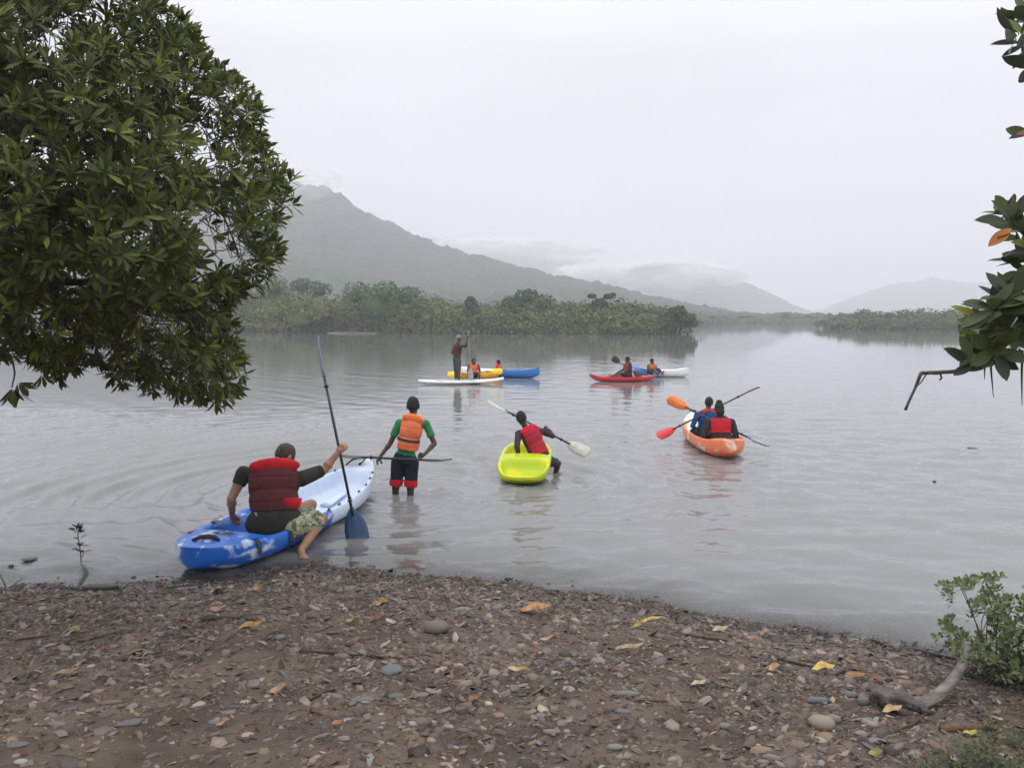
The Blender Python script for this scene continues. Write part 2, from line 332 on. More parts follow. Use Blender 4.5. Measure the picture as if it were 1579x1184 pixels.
def mangrove_bank(name_, pxs, base, top, rowsn, seed, dens, size, tintf):
    rg = np.random.default_rng(seed); g = Geo(); rt = Geo()
    for k in range(rowsn):
        for px in pxs[k::1]:
            px = px + rg.uniform(-9, 9); by = np.interp(px, *base) - k * 2.2
            d = CAMH * F / (by - HOR); ty = np.interp(px, *top)
            zt = ((HOR - ty) / F * d + CAMH) * (rg.uniform(.45, .8) if k == 0 else rg.uniform(.78, 1.08)); x = (px - CX) / F * d
            w = rg.uniform(1.8, 3.6) * (d / 130) ** .5; hz = zt * .5
            crown(g, (x, d + 1.5, zt - hz * .95), (w, w, hz), dens, size, tintf(rg, px), rg)
            if k == 0:
                crown(g, (x + rg.uniform(-1, 1), d + .3, .32 + rg.uniform(0, .25)), (w * 1.1, 1.5, 1.1), dens, size, tintf(rg, px), rg, False)
                for _ in range(3):
                    xx = x + rg.uniform(-w, w); zz = rg.uniform(.7, 1.6); s = rg.uniform(-.9, .9)
                    rt.tube([(xx, d + .8, zz), (xx + s * .5, d + .2, zz * .7), (xx + s, d - .3, -.1)], [.05, .05, .04], seg=4, n=5, c=(.9, .88, .85) if rg.random() < .10 else (.18, .18, .17))
    o = link('mangrove_thicket', g.mesh(), foliage, smooth=False); tag(o, kind='stuff', label=name_)
    o2 = link('prop_roots', rt.mesh(), bark_far, o, offset=False); tag(o2, kind='stuff')
    return o
def tint(rg, px):
    v = rg.uniform(.75, 1.2); yel = 1.05 + .4 * max(0, 1 - abs(px - 470) / 80) + .35 * rg.random() ** 2
    return (v * yel, v * (1 + .1 * (yel - 1)), v * .9)
mangrove_bank('dense green mangrove thicket along the far left bank', list(range(180, 1046, 9)),
              ([150, 360, 500, 700, 1050], [509, 511, 513, 514, 515.5]),
              ([150, 360, 430, 470, 520, 560, 640, 700, 760, 800, 830, 870, 920, 980, 1030, 1046], [442, 442, 447, 456, 462, 450, 455, 466, 469, 460, 470, 462, 465, 470, 476, 486]), 3, 11, 250, .27, tint)
mangrove_bank('low rounded mangrove island across the water on the right', list(range(1282, 1700, 9)),
              ([1270, 1400, 1700], [506.5, 508, 509]), ([1276, 1300, 1340, 1380, 1480, 1700], [490, 482, 478, 479, 478, 472]), 2, 12, 150, .33, lambda rg, px: (.9 + .1 * rg.random(),) * 3)
mangrove_bank('distant hazy line of mangroves where the water ends', list(range(1048, 1300, 7)) + list(range(1700, 2300, 30)),
              ([1040, 1140, 1300, 2300], [501, 499, 499, 503]), ([1040, 1090, 1150, 1300, 2300], [476, 483, 487.5, 489, 480]), 2, 13, 90, .5, lambda rg, px: (.85,) * 3)
mud = mat('dark_mud', (.022, .022, .018), spec=.02, rough=.9, scale=1)
def bank(pxs, base, r1, seed):   # low muddy land under the thickets
    R0 = CAMH * F / (np.interp(pxs, *base) - HOR) + 2.2; V = []
    for k, tv in enumerate([0, .02, .3, 1]):
        rr = R0 + (r1 - R0) * tv; V.append(np.stack([(pxs - CX) / F * rr, rr, np.full(len(pxs), [-.3, .25, .5, .6][k])], -1))
    o = link('far_bank', arr_mesh('far_bank', np.concatenate(V), [grid_faces(4, len(pxs))]), mud); tag(o, kind='structure')
bank(np.arange(-900, 1047, 6.), ([-900, 360, 500, 700, 1050], [508, 511, 513, 514, 515.5]), 352, 1)
bank(np.arange(1279, 2600, 6.), ([1270, 1400, 1700, 2600], [506.5, 508, 509, 511]), 260, 2)
bank(np.arange(1000, 2600, 6.), ([1000, 1140, 2600], [501, 499, 499]), 900, 3)
# trees of the far bank that stand out singly
def far_tree(label, px, by, ty, wpx, lobes, tn, seed, n=420, trunk_vis=.3):
    rg = np.random.default_rng(seed); d = CAMH * F / (by - HOR); x = (px - CX) / F * d; zt = (HOR - ty) / F * d + CAMH
    r = empty('mangrove_tree', (x, d, .3), label, 'tree', 'trees that stand out on the far bank')
    g = Geo()
    for (lx, lz, lr) in lobes:
        R_ = lr * wpx / F * d; crown(g, (x + lx * wpx / F * d, d + rg.uniform(-.3, .3), .3 + (zt - .3) * lz), (R_, R_, R_ * .75), n, .23, tn, rg)
    link('crown', g.mesh(), foliage, r, smooth=False)
    tk = Geo(); tk.tube([(x, d, .1), (x + .15, d, zt * .35), (x - .1, d, zt * .8)], [.16, .12, .05], seg=7, n=10)
    for (lx, lz, lr) in lobes: tk.tube([(x, d, zt * .4), (x + lx * wpx / F * d * .6, d, zt * (.4 + lz) / 2), (x + lx * wpx / F * d, d, .3 + (zt - .3) * lz)], [.09, .06, .03], seg=5, n=7)
    link('trunk', tk.mesh(), bark_far, r)
far_tree('dark ragged tree with two tufts rising above the far mangroves', 925, 514.0, 455, 26, [(-.5, .95, .2), (.45, .93, .24), (.75, .99, .13), (0, .74, .42), (.15, .45, .7), (-.4, .5, .6)], (.5, .6, .6), 5)
far_tree('tall round topped tree above the far mangroves left of the two tufted tree', 812, 513.6, 452, 44, [(0, .86, .42), (-.5, .7, .4), (.55, .68, .45), (0, .45, .6)], (.72, .85, .75), 6)
far_tree('leaning dark mangrove at the tip of the far wooded point', 1044, 516.0, 475, 28, [(0, .8, .5), (.5, .55, .45), (-.5, .5, .5), (.75, .3, .35)], (.55, .7, .62), 7)
far_tree('hazy grey green tree on the far bank just right of the big near crown', 452, 510.0, 436, 54, [(-.5, .85, .45), (.3, .88, .38), (.8, .8, .35), (0, .55, .7)], (.65, .8, .8), 8)
far_tree('bright yellow green bushy mangrove on the far bank at left', 462, 513.5, 464, 58, [(0, .8, .5), (-.6, .6, .45), (.6, .62, .5), (0, .4, .6)], (1.5, 1.3, .9), 9)
far_tree('broad flat topped mangrove on the far bank behind the standing paddle', 580, 513.5, 447, 62, [(-.5, .85, .4), (.2, .88, .42), (.75, .8, .38), (0, .55, .7)], (.85, 1.0, .85), 10)
far_tree('small dark pointed tree on the far bank above the paddleboarder', 726, 514.0, 458, 18, [(0, .9, .35), (.1, .72, .5), (-.1, .5, .6)], (.5, .62, .6), 14)
lg = Geo(); a_ = G(505, 513.3, .05); b_ = G(580, 514.0, .05); lg.tube([a_, (a_ + b_) / 2 + Vector((0, 0, .08)), b_], [.09, .07, .05], seg=7, n=10, jit=.2)
tag(recenter(link('fallen_log', lg.mesh(), mat('pale_log', (.33, .31, .29), (.22, .2, .19), rough=.9))), 'pale fallen log lying at the waterline below the far mangroves', 'log')
# ------------------------------------------------------------------ haze and low cloud
def vol_mat(name, col, dens):
    m = bpy.data.materials.new(name); m.use_nodes = True; t = m.node_tree; t.nodes.clear()
    o = t.nodes.new('ShaderNodeOutputMaterial'); v = t.nodes.new('ShaderNodeVolumePrincipled')
    v.inputs['Color'].default_value = (*col, 1); v.inputs['Density'].default_value = dens; v.inputs['Anisotropy'].default_value = 0
    t.links.new(v.outputs[0], o.inputs['Volume']); return m
g = Geo(); g.box(Matrix.Translation((0, 1240, 117.)), 4700, 2700, 242)
tag(link('haze', g.mesh(), vol_mat('haze', (.925, .945, 1.), .00092), smooth=False), kind='stuff')
def vapour(name, k, sc):
    m = bpy.data.materials.new(name); m.use_nodes = True; t = m.node_tree; t.nodes.clear(); L = t.links.new; A = t.nodes.new
    o = A('ShaderNodeOutputMaterial'); d = A('ShaderNodeBsdfDiffuse'); d.inputs[0].default_value = (1, 1, 1, 1); tl = A('ShaderNodeBsdfTranslucent'); tl.inputs[0].default_value = (1, 1, 1, 1)
    x = A('ShaderNodeMixShader'); x.inputs[0].default_value = .45; L(d.outputs[0], x.inputs[1]); L(tl.outputs[0], x.inputs[2])
    up = A('ShaderNodeCombineXYZ'); up.inputs[2].default_value = 1; gp = A('ShaderNodeNewGeometry'); nm = A('ShaderNodeMix'); nm.data_type = 'VECTOR'; nm.inputs[0].default_value = .6; L(gp.outputs['Normal'], nm.inputs[4]); L(up.outputs[0], nm.inputs[5]); L(nm.outputs[1], d.inputs['Normal'])
    lw = A('ShaderNodeLayerWeight'); lw.inputs[0].default_value = .5; r = A('ShaderNodeMapRange'); r.interpolation_type = 'SMOOTHSTEP'; r.inputs[1].default_value = .98; r.inputs[2].default_value = .25; L(lw.outputs['Facing'], r.inputs[0])
    mp = A('ShaderNodeMapping'); mp.inputs['Scale'].default_value = (1, 1, 2.6); L(gp.outputs['Position'], mp.inputs[0]); n = A('ShaderNodeTexNoise'); n.inputs['Scale'].default_value = sc; n.inputs['Detail'].default_value = 6; L(mp.outputs[0], n.inputs['Vector'])
    q = A('ShaderNodeMapRange'); q.inputs[1].default_value = .33; q.inputs[2].default_value = .66; q.inputs[4].default_value = k; L(n.outputs[0], q.inputs[0])
    a = A('ShaderNodeMath'); a.operation = 'MULTIPLY'; L(r.outputs[0], a.inputs[0]); L(q.outputs[0], a.inputs[1])
    tr = A('ShaderNodeBsdfTransparent'); y = A('ShaderNodeMixShader'); L(a.outputs[0], y.inputs[0]); L(tr.outputs[0], y.inputs[1]); L(x.outputs[0], y.inputs[2]); L(y.outputs[0], o.inputs[0]); return m
def mist(label, px, py, d, wx, hz_, tau, seed, n=9):
    """a bank of low cloud: overlapping thin lobes of vapour, each of even density"""
    rg = np.random.default_rng(seed); vm_ = vapour('cloud_vapour', tau, .012); c0_ = P(px, py, d); root = empty('low_cloud', c0_); tag(root, label, kind='stuff')
    for k in range(n):
        f = rg.uniform(.35, 1.); c = P(px + rg.normal() * wx * .38 * (1.15 - f), py + rg.normal() * hz_ * .4 * (1.1 - f), d + rg.uniform(-50, 50)); w = wx * f * rg.uniform(.6, 1) / F * d; h = hz_ * f * rg.uniform(.6, 1.1) / F * d
        th = np.linspace(0, 2 * np.pi, 30, endpoint=False); ph = np.linspace(.02, math.pi - .02, 18); TH, PH = np.meshgrid(th, ph)
        dd = np.stack([np.cos(TH) * np.sin(PH), np.sin(TH) * np.sin(PH), np.cos(PH)], -1).reshape(-1, 3); sd_ = int(rg.integers(99))
        q = .55 + .9 * fbm(dd[:, 0] * 2.1 + 5, dd[:, 2] * 1.7 + 5 + dd[:, 1] * 1.5, sd_, 4)
        link('cloud_lobe', arr_mesh('cloud_lobe', np.array(c) + dd * [w, w * .45, h] * q[:, None], [grid_faces(18, 30, True)]), vm_, root)
mist('white cloud bank lying across the top of the middle hill', 1010, 425, 1330, 165, 30, .62, 1, 16)
mist('thin cloud behind the long ridge', 770, 395, 1500, 170, 30, .5, 2, 11)
mist('thin cloud over the mountain top behind the tree', 450, 282, 690, 75, 34, .12, 3, 8)
# ------------------------------------------------------------------ leaves
def leaf_tpl(L=1., Wd=.3, widest=.6, fold=.25, bend=.15, n=3, seed=0):
    """leaf along +Y, upper face +Z"""
    ts = np.linspace(0, 1, n + 2); V = [(0, 0, 0)]
    for tt in ts[1:-1]:
        w = Wd * .5 * (math.sin(math.pi * tt ** (math.log(.5) / math.log(widest))) ** .8); z = -bend * tt * tt * L
        V += [(-w, tt * L, z + fold * w), (0, tt * L, z), (w, tt * L, z + fold * w)]
    V.append((0, L, -bend * L)); e = len(V) - 1; T = [[0, 2, 1], [0, 3, 2], [e - 3, e - 2, e], [e - 2, e - 1, e]]; Q = []
    for i in range(n - 1):
        a = 1 + 3 * i; Q += [[a, a + 1, a + 4, a + 3], [a + 1, a + 2, a + 5, a + 4]]
    return np.array(V, float), np.array(Q), np.array(T)
def rosettes(C, A, per, el, sz, rg, sector=None):
    """C centres (n,3), A axes; returns matrices (m,4,4)"""
    Ms = []
    for c, a in zip(C, A):
        a = a / np.linalg.norm(a); u = np.cross(a, [.3, .8, .5]); u /= np.linalg.norm(u); v = np.cross(a, u)
        k = int(rg.integers(per[0], per[1] + 1)); ph0 = rg.uniform(0, 6.28)
        for i in range(k):
            ph = ph0 + i * 2.4; th = math.radians(rg.uniform(*el)) * (.35 + .75 * (1 - i / k) ** .6 if k > 3 else 1); rd = u * math.cos(ph) + v * math.sin(ph)
            d = a * math.cos(th) + rd * math.sin(th); nn = a * math.sin(th) - rd * math.cos(th)
            d[2] -= .12; d /= np.linalg.norm(d); x = np.cross(d, nn); x /= np.linalg.norm(x); nn = np.cross(x, d); s = rg.uniform(*sz)
            M = np.eye(4); M[:3, 0] = x * s; M[:3, 1] = d * s; M[:3, 2] = nn * s; M[:3, 3] = c + d * .01; Ms.append(M)
    return np.array(Ms)
def place_leaves(root, Ms, tpls, m, cols, rg, limit=300, name='leaf', keep=None):
    """the leaves that show largest become single parts, the others one part of stuff"""
    pos = Ms[:, :3, 3]; px, py = proj(pos); infr = (px > -10) & (px < W0 + 10) & (py > -10) & (py < H0 + 10)
    score = np.linalg.norm(Ms[:, :3, 1], axis=1) / pos[:, 1] * infr
    order = np.argsort(-score); single = order[:limit]; rest = order[limit:]
    L = np.array(root.location); variants = []
    for i, c in enumerate(cols):
        V, Q, T = tpls[i % len(tpls)]; me = arr_mesh(name, V, [Q, T], cols=np.broadcast_to(c, (len(V), 3)))
        me.materials.append(m); me.polygons.foreach_set('use_smooth', [True] * len(me.polygons)); variants.append(me)
    for i in single:
        o = bpy.data.objects.new(name, variants[int(rg.integers(len(variants)))]); COL.objects.link(o); o.parent = root
        M = Ms[i].copy(); M[:3, 3] -= L; o.matrix_basis = Matrix(M.tolist())
    if len(rest):
        g = Geo(); which = rg.integers(len(cols), size=len(rest))
        for k in range(len(cols)):
            R_ = Ms[rest[which == k]]
            if not len(R_): continue
            V, Q, T = tpls[k % len(tpls)]; n = len(V); VV = np.einsum('nij,vj->nvi', R_[:, :3, :3], V) + R_[:, None, :3, 3]
            off = (np.arange(len(R_)) * n)[:, None, None]
            jit = rg.uniform(.8, 1.2, (len(R_), 1, 1)) * np.ones((1, n, 1)) * np.array(cols[k])
            g.add(VV.reshape(-1, 3), (Q[None] + off).reshape(-1, 4), (T[None] + off).reshape(-1, 3), jit.reshape(-1, 3))
        o = link('foliage', g.mesh(), m, root); tag(o, kind='stuff')
leafm = mat('glossy_leaf', (1.1, 1.1, 1.1), (.85, .85, .85), rough=.5, scale=14, attr='col', spec=.28, trans=.22)
bark = mat('mangrove_bark', (.11, .09, .075), (.05, .042, .036), rough=.9, scale=18, bump=.01, bscale=50, attr='col')
# ---- left tree
def in_poly(px, py, poly):
    ins = np.zeros(len(px), bool); j = len(poly) - 1
    for i in range(len(poly)):
        xi, yi = poly[i]; xj, yj = poly[j]
        c = ((yi > py) != (yj > py)) & (px < (xj - xi) * (py - yi) / (yj - yi + 1e-12) + xi); ins ^= c; j = i
    return ins
def edge_dist(px, py, poly):
    d = np.full(len(px), 1e9)
    for i in range(len(poly)):
        a = np.array(poly[i], float); b = np.array(poly[(i + 1) % len(poly)], float); ab = b - a
        t_ = np.clip(((px - a[0]) * ab[0] + (py - a[1]) * ab[1]) / (ab @ ab + 1e-9), 0, 1); d = np.minimum(d, np.hypot(px - a[0] - t_ * ab[0], py - a[1] - t_ * ab[1]))
    return d
CROWN = [(-700, -420), (100, -420), (190, -200), (215, -30), (245, 12), (295, 38), (318, 78), (345, 112), (385, 140), (402, 175), (398, 205), (428, 238), (440, 262), (452, 290), (450, 325), (425, 345), (418, 372), (428, 402), (415, 432), (385, 446),
         (355, 470), (345, 486), (362, 505), (365, 540), (378, 580), (372, 605), (340, 622), (318, 612), (285, 618), (262, 598), (235, 600), (215, 575), (190, 592), (175, 578), (150, 552), (120, 558), (92, 580), (66, 590), (52, 560), (30, 545), (8, 545), (-40, 560), (-300, 600), (-650, 520)]
rg = np.random.default_rng(21); TREE = Vector((-5.6, 5.9, float(gz(-5.6, 5.9))))
tree = empty('broadleaf_tree', TREE, 'large dark leafy tree hanging over the water at the left', 'tree')
n = 60000; cx_ = rg.uniform(-700, 470, n); cy_ = rg.uniform(-420, 645, n); ok = in_poly(cx_, cy_, CROWN); cx_, cy_ = cx_[ok], cy_[ok]
ed = edge_dist(cx_, cy_, CROWN)
hole = fbm(cx_ / 62., cy_ / 62., 77, 3); keep = rg.random(len(cx_)) < np.where((hole < .29) & (ed > 45), .15, 1) * np.where(cx_ < -60, .35, 1) * np.where(cy_ < -60, .45, 1)
cx_, cy_, ed = cx_[keep], cy_[keep], ed[keep]
sel = rg.choice(len(cx_), 5000, replace=False); cx_, cy_, ed = cx_[sel], cy_[sel], ed[sel]
thick = .25 + 1.35 * np.sqrt(np.clip(ed / 190, 0, 1)); lumpd = (fbm(cx_ / 70., cy_ / 70., 5, 3) - .45) * 1.2
dd_ = 5.5 + thick * (rg.beta(.8, 1.0, len(cx_)) * 2 - 1) + lumpd * .5
pts = np.array([list(P(a, b, c)) for a, b, c in zip(cx_, cy_, dd_)])
ctr = np.array([-3.4, 5.5, 3.1]); out = pts - ctr; out /= np.linalg.norm(out, axis=1)[:, None]
ax = out * .75 + rg.normal(scale=.32, size=pts.shape) + np.array([0, 0, .55]); low = np.clip((2.4 - pts[:, 2]) / .6, 0, 1)[:, None]; ax -= low * np.array([0, 0, .9])
Ms = rosettes(pts, ax, (8, 12), (22, 88), (.062, .118), rg)
GREENS = [tuple(v * 1.42 for v in q) for q in [(.050, .062, .016), (.066, .082, .018), (.042, .052, .016), (.085, .105, .020), (.056, .066, .022), (.12, .145, .022), (.044, .058, .018), (.070, .074, .022), (.085, .078, .030), (.052, .066, .018)]]
LT = [leaf_tpl(1, .25, .6, .3, .12, 2), leaf_tpl(1, .26, .62, .4, .28, 2), leaf_tpl(1, .27, .58, .2, .05, 2), leaf_tpl(1, .23, .6, .35, -.08, 2)]
place_leaves(tree, Ms, LT, leafm, GREENS, rg)
tw = Geo(); tk = Geo()
tk.tube([TREE - Vector((0, 0, .2)), (-5.5, 5.9, 1.2), (-5.2, 5.8, 2.2), (-4.9, 5.7, 3.2), (-4.6, 5.6, 4.4)], [.22, .17, .15, .12, .08], seg=12, n=24, jit=.15)
link('trunk', tk.mesh(), bark, tree)
hubs = []
for i in range(34):
    j = int(rg.integers(len(pts))); hubs.append(pts[j] * .82 + ctr * .18)
hubs = np.array(hubs); spine = np.array([(-5.2, 5.8, 2.2), (-5.0, 5.7, 2.8), (-4.8, 5.65, 3.4), (-4.6, 5.6, 4.2)])
for h_ in hubs:
    s_ = spine[np.argmin(np.abs(spine[:, 2] - h_[2] * .8 - .4))]; mid = (s_ + h_) / 2 + rg.normal(scale=.12, size=3) + [0, 0, .12]
    tw.tube([s_, mid, h_], [.06, .04, .018], seg=6, n=10, jit=.1)
for p_, a_ in zip(pts, ax):
    h_ = hubs[np.argmin(((hubs - p_) ** 2).sum(1))]; back = p_ - a_ / np.linalg.norm(a_) * .16; v = h_ - back; L_ = np.linalg.norm(v); tgt = back + v * min(1, .5 / max(L_, .01))
    tgt = back + v * min(1, .22 / max(L_, .01))
    if rg.random() < .5: tw.tube([p_, back, tgt + rg.normal(scale=.05, size=3)], [.0025, .003, .004], seg=4)
tag(link('branch', tw.mesh(), bark, tree), kind='stuff')
# the lone clump of leaves that hangs below the crown at the frame's left edge belongs to the same tree
lc = np.array([list(P(18, 598, 4.9)), list(P(27, 590, 5.0))]); Ml = rosettes(lc, np.array([[.1, 0, -1.], [.3, 0, -.4]]), (8, 10), (20, 85), (.12, .16), rg)
for M in Ml:
    V, Q, T = LT[0]
g = Geo(); V, Q, T = LT[2]
for M in Ml: g.add((M[:3, :3] @ V.T).T + M[:3, 3], Q, T, GREENS[int(rg.integers(5))])
tag(link('hanging_foliage', g.mesh(), leafm, tree), kind='stuff')
g = Geo(); g.tube([P(18, 598, 4.9), P(22, 570, 4.95), P(5, 540, 5.1), P(-60, 520, 5.3)], [.004, .006, .008, .012], seg=5, n=12); link('twig', g.mesh(), bark, tree)
# ---- right mangrove: limb with broad leaves reaching into the frame
rg = np.random.default_rng(31); RT = Vector((2.35, 2.5, float(gz(2.35, 2.5)))); D = 2.35
rtree = empty('mangrove_tree', RT, 'mangrove limb with broad leaves and hanging propagules entering from the right', 'tree')
g = Geo(); g.tube([RT - Vector((0, 0, .2)), (2.3, 2.5, 1.2), (2.2, 2.45, 2.2), (2.15, 2.45, 3.4)], [.09, .075, .06, .04], seg=10, n=20, jit=.15); link('trunk', g.mesh(), bark, rtree)
g = Geo(); g.tube([(2.22, 2.45, 2.05), P(1700, 545, D + .08), P(1579, 548, D), P(1500, 568, D - .03), P(1455, 574, D - .03), P(1421, 575, D - .02)], [.02, .012, .0085, .007, .0055, .006], seg=8, n=26, jit=.2)
g.tube([P(1421, 574, D - .02), P(1411, 598, D - .02), P(1396, 632, D - .03)], [.006, .004, .0045], seg=7, n=9, jit=.2)
g.tube([P(1428, 578, D - .02), P(1420, 590, D - .02), P(1412, 597, D - .02)], [.002, .002, .0015], seg=5)
g.tube([P(1450, 576, D - .03), P(1452, 583, D - .03), P(1449, 586, D - .03)], [.003, .003, .003], seg=5)
link('limb', g.mesh(), bark, rtree)
g = Geo()
for a, b, c in [((1590, 560), (1592, 480), (1585, 440)), ((1600, 440), (1590, 380), (1563, 342)), ((1610, 250), (1590, 150), (1575, 62)), ((1620, 560), (1625, 300), (1615, 60)), ((1545, 556), (1530, 520), (1520, 500))]:
    g.tube([P(*a, D), P(*b, D + .02), P(*c, D)], [.008, .006, .004], seg=6, n=10, jit=.2)
link('side_branch', g.mesh(), bark, rtree)
BG = [tuple(v * 1.6 for v in q) for q in [(.045, .062, .022), (.038, .052, .024), (.058, .072, .024), (.035, .046, .026), (.050, .064, .030)]]
BT = [leaf_tpl(1, .40, .52, .28, .05, 5), leaf_tpl(1, .44, .5, .2, .16, 5), leaf_tpl(1, .38, .55, .4, -.06, 5)]
Cs, As, sp_ = [], [], []
for px, py, n_, axv in [(1566, 335, 2, (-.5, 0, .8)), (1580, 360, 2, (-.1, -.3, .6)), (1585, 400, 2, (-.4, 0, .3)), (1588, 425, 1, (-.8, 0, .3)), (1573, 60, 2, (-.6, 0, .2)), (1590, 35, 2, (-.1, 0, .8)), (1592, 210, 1, (-.9, 0, .1)), (1600, 100, 2, (-.4, 0, -.2)),
                        (1522, 505, 2, (-.7, -.2, .5)), (1540, 480, 3, (-.3, -.3, .8)), (1560, 470, 3, (-.3, -.2, .9)), (1555, 510, 3, (-.3, -.6, .4)), (1580, 495, 3, (.1, -.4, .8)), (1508, 530, 2, (-.5, -.3, .1)), (1540, 540, 2, (-.2, -.5, -.1)), (1575, 535, 3, (.2, -.5, .2)), (1600, 500, 3, (.3, -.2, .8)), (1500, 562, 1, (-.9, 0, .4)), (1600, 460, 3, (.1, -.3, .9)), (1515, 560, 1, (-.4, -.4, .4))]:
    for _ in range(n_): Cs.append(list(P(px + rg.uniform(-5, 5), py + rg.uniform(-5, 5), D + rg.uniform(-.08, .08)))); As.append(np.array(axv) + rg.normal(scale=.2, size=3))
Mr = rosettes(np.array(Cs), np.array(As), (5, 7), (30, 85), (.072, .112), rg)
keepM = []
for M in Mr:
    tip = M[:3, 3] + M[:3, 1]; a, b = proj(np.array([tip])); a, b = a[0], b[0]
    bound = 1470 if b > 455 else (1505 if b > 285 else (1548 if b > 150 else 1532))
    if a > bound and not (b > 600 or 130 < b < 195 or 245 < b < 292): keepM.append(M)
place_leaves(rtree, np.array(keepM), BT, leafm, BG, rg, 300)
def one_leaf(root, a, b, d, w, c, nrm=(0, -.8, .6), name='leaf', m=None, lab=None, tpl=None):
    """a leaf from base pixel a to tip pixel b at depth d"""
    A_, B_ = P(*a, d), P(*b, d); v = B_ - A_; L_ = v.length; y = v.normalized(); x = y.cross(Vector(nrm)).normalized(); z = x.cross(y)
    V, Q, T = tpl or leaf_tpl(1, w, .5, .25, .08, 5); M = np.array(Matrix((x, y, z)).transposed()) * L_
    me = arr_mesh(name, (M @ V.T).T + np.array(A_), [Q, T], cols=np.broadcast_to(c, (len(V), 3))); o = link(name, me, m or leafm, root)
    if lab: o['label'] = lab
    return o
one_leaf(rtree, (1560, 352), (1524, 379), D - .05, .42, (.42, .17, .035), lab='single orange leaf')
one_leaf(rtree, (1556, 343), (1504, 337), D - .04, .4, (.036, .052, .026)); one_leaf(rtree, (1558, 338), (1531, 307), D - .03, .42, (.05, .072, .026))
one_leaf(rtree, (1562, 335), (1563, 302), D - .03, .36, (.06, .085, .03)); one_leaf(rtree, (1566, 335), (1588, 296), D - .02, .42, (.035, .05, .028))
one_leaf(rtree, (1510, 490), (1468, 470), D - .05, .32, (.24, .27, .03), lab='yellow green young leaf'); one_leaf(rtree, (1508, 512), (1480, 517), D - .05, .3, (.24, .26, .04))
one_leaf(rtree, (1498, 562), (1457, 535), D - .06, .45, (.036, .055, .026)); one_leaf(rtree, (1500, 562), (1470, 578), D - .06, .45, (.032, .045, .026)); one_leaf(rtree, (1500, 560), (1528, 545), D - .05, .42, (.036, .05, .03))
one_leaf(rtree, (1575, 66), (1528, 66), D - .03, .3, (.04, .05, .05)); one_leaf(rtree, (1578, 70), (1545, 86), D - .03, .3, (.03, .04, .05)); one_leaf(rtree, (1580, 55), (1550, 28), D - .03, .5, (.12, .15, .03)); one_leaf(rtree, (1580, 80), (1562, 106), D, .4, (.03, .04, .05))
one_leaf(rtree, (1600, 200), (1556, 212), D, .3, (.045, .05, .055)); one_leaf(rtree, (1604, 205), (1568, 205), D - .02, .35, (.3, .1, .04), lab='reddish orange leaf')
one_leaf(rtree, (1590, 385), (1548, 394), D - .03, .32, (.16, .17, .19)); one_leaf(rtree, (1592, 380), (1560, 372), D - .04, .5, (.16, .18, .035))
g = Geo()
for (a, b, w) in [((1527, 535), (1532, 613), 2.6), ((1521, 545), (1518, 585), 2.0), ((1577, 540), (1576, 626), 3)]:
    g = Geo(); pa = P(*a, D - .03); pb = P(*b, D - .03); g.tube([pa, pa * .6 + pb * .4 + Vector((-.002, 0, 0)), pb], [.0028, .0036, .0024, .0008], seg=8, n=14)
    link('propagule', g.mesh(), mat('propagule_skin', (.05, .045, .035), rough=.5), rtree)
# ---- bush on the beach at the right
rg = np.random.default_rng(41); BB = B(1530, 1052); bush = empty('bush', BB, 'small leafy green bush at the water edge by the driftwood', 'bush')
pts = []; BP = [(1440, 990), (1462, 972), (1455, 960), (1478, 945), (1450, 905), (1470, 900), (1500, 893), (1545, 888), (1560, 915), (1600, 905), (1680, 900), (1720, 1000), (1680, 1070), (1540, 1050), (1500, 1035), (1480, 1010)]
while len(pts) < 950:
    a, b = rg.uniform(1436, 1720), rg.uniform(885, 1070)
    if in_poly(np.array([a]), np.array([b]), BP)[0] and vn(a / 17., b / 17., 5) > .32: pts.append(list(P(a, b, BB.y + rg.normal(scale=.22))))
pts = np.array(pts); ctr = np.array([BB.x + .1, BB.y, .25]); ax = pts - ctr + np.array([0, 0, .25]) + rg.normal(scale=.15, size=pts.shape)
Mb = rosettes(pts, ax, (4, 7), (30, 80), (.026, .045), rg)
place_leaves(bush, Mb, [leaf_tpl(1, .5, .6, .2, .1), leaf_tpl(1, .45, .65, .3, .0)], leafm, [(.10, .13, .055), (.13, .16, .07), (.08, .105, .045), (.17, .20, .08)], rg)
g = Geo()
for i in range(0, len(pts), 12): g.tube([np.array(BB) + rg.normal(scale=.09, size=3) * [1, 1, 0], (np.array(BB) + pts[i]) / 2 + [rg.normal(0, .04), 0, -.05 + rg.normal(0, .03)], pts[i]], [.006, .004, .002], seg=5, n=7)
link('stem', g.mesh(), bark, bush)
# ---- small seedling in the shallows
rg = np.random.default_rng(43); SB = G(126, 868); sl = empty('seedling', SB, 'thin young mangrove seedling standing in the shallow water', 'seedling')
g = Geo(); g.tube([SB - Vector((0, 0, .25)), P(124, 850, SB.y), P(120, 825, SB.y), P(122, 812, SB.y)], [.006, .005, .004, .003], seg=6, n=10); g.tube([P(127, 858, SB.y), P(130, 850, SB.y)], [.004, .003], seg=5); link('stem', g.mesh(), bark, sl)
pts = np.array([list(P(a, b, SB.y + rg.uniform(-.03, .03))) for a, b in [(121, 815), (121, 822), (122, 832), (124, 843), (127, 852), (118, 818)]])
place_leaves(sl, rosettes(pts, rg.normal(scale=.25, size=pts.shape) + [0, 0, 1], (3, 5), (40, 85), (.05, .085), rg), BT, leafm, [(.03, .035, .025), (.04, .045, .03)], rg)
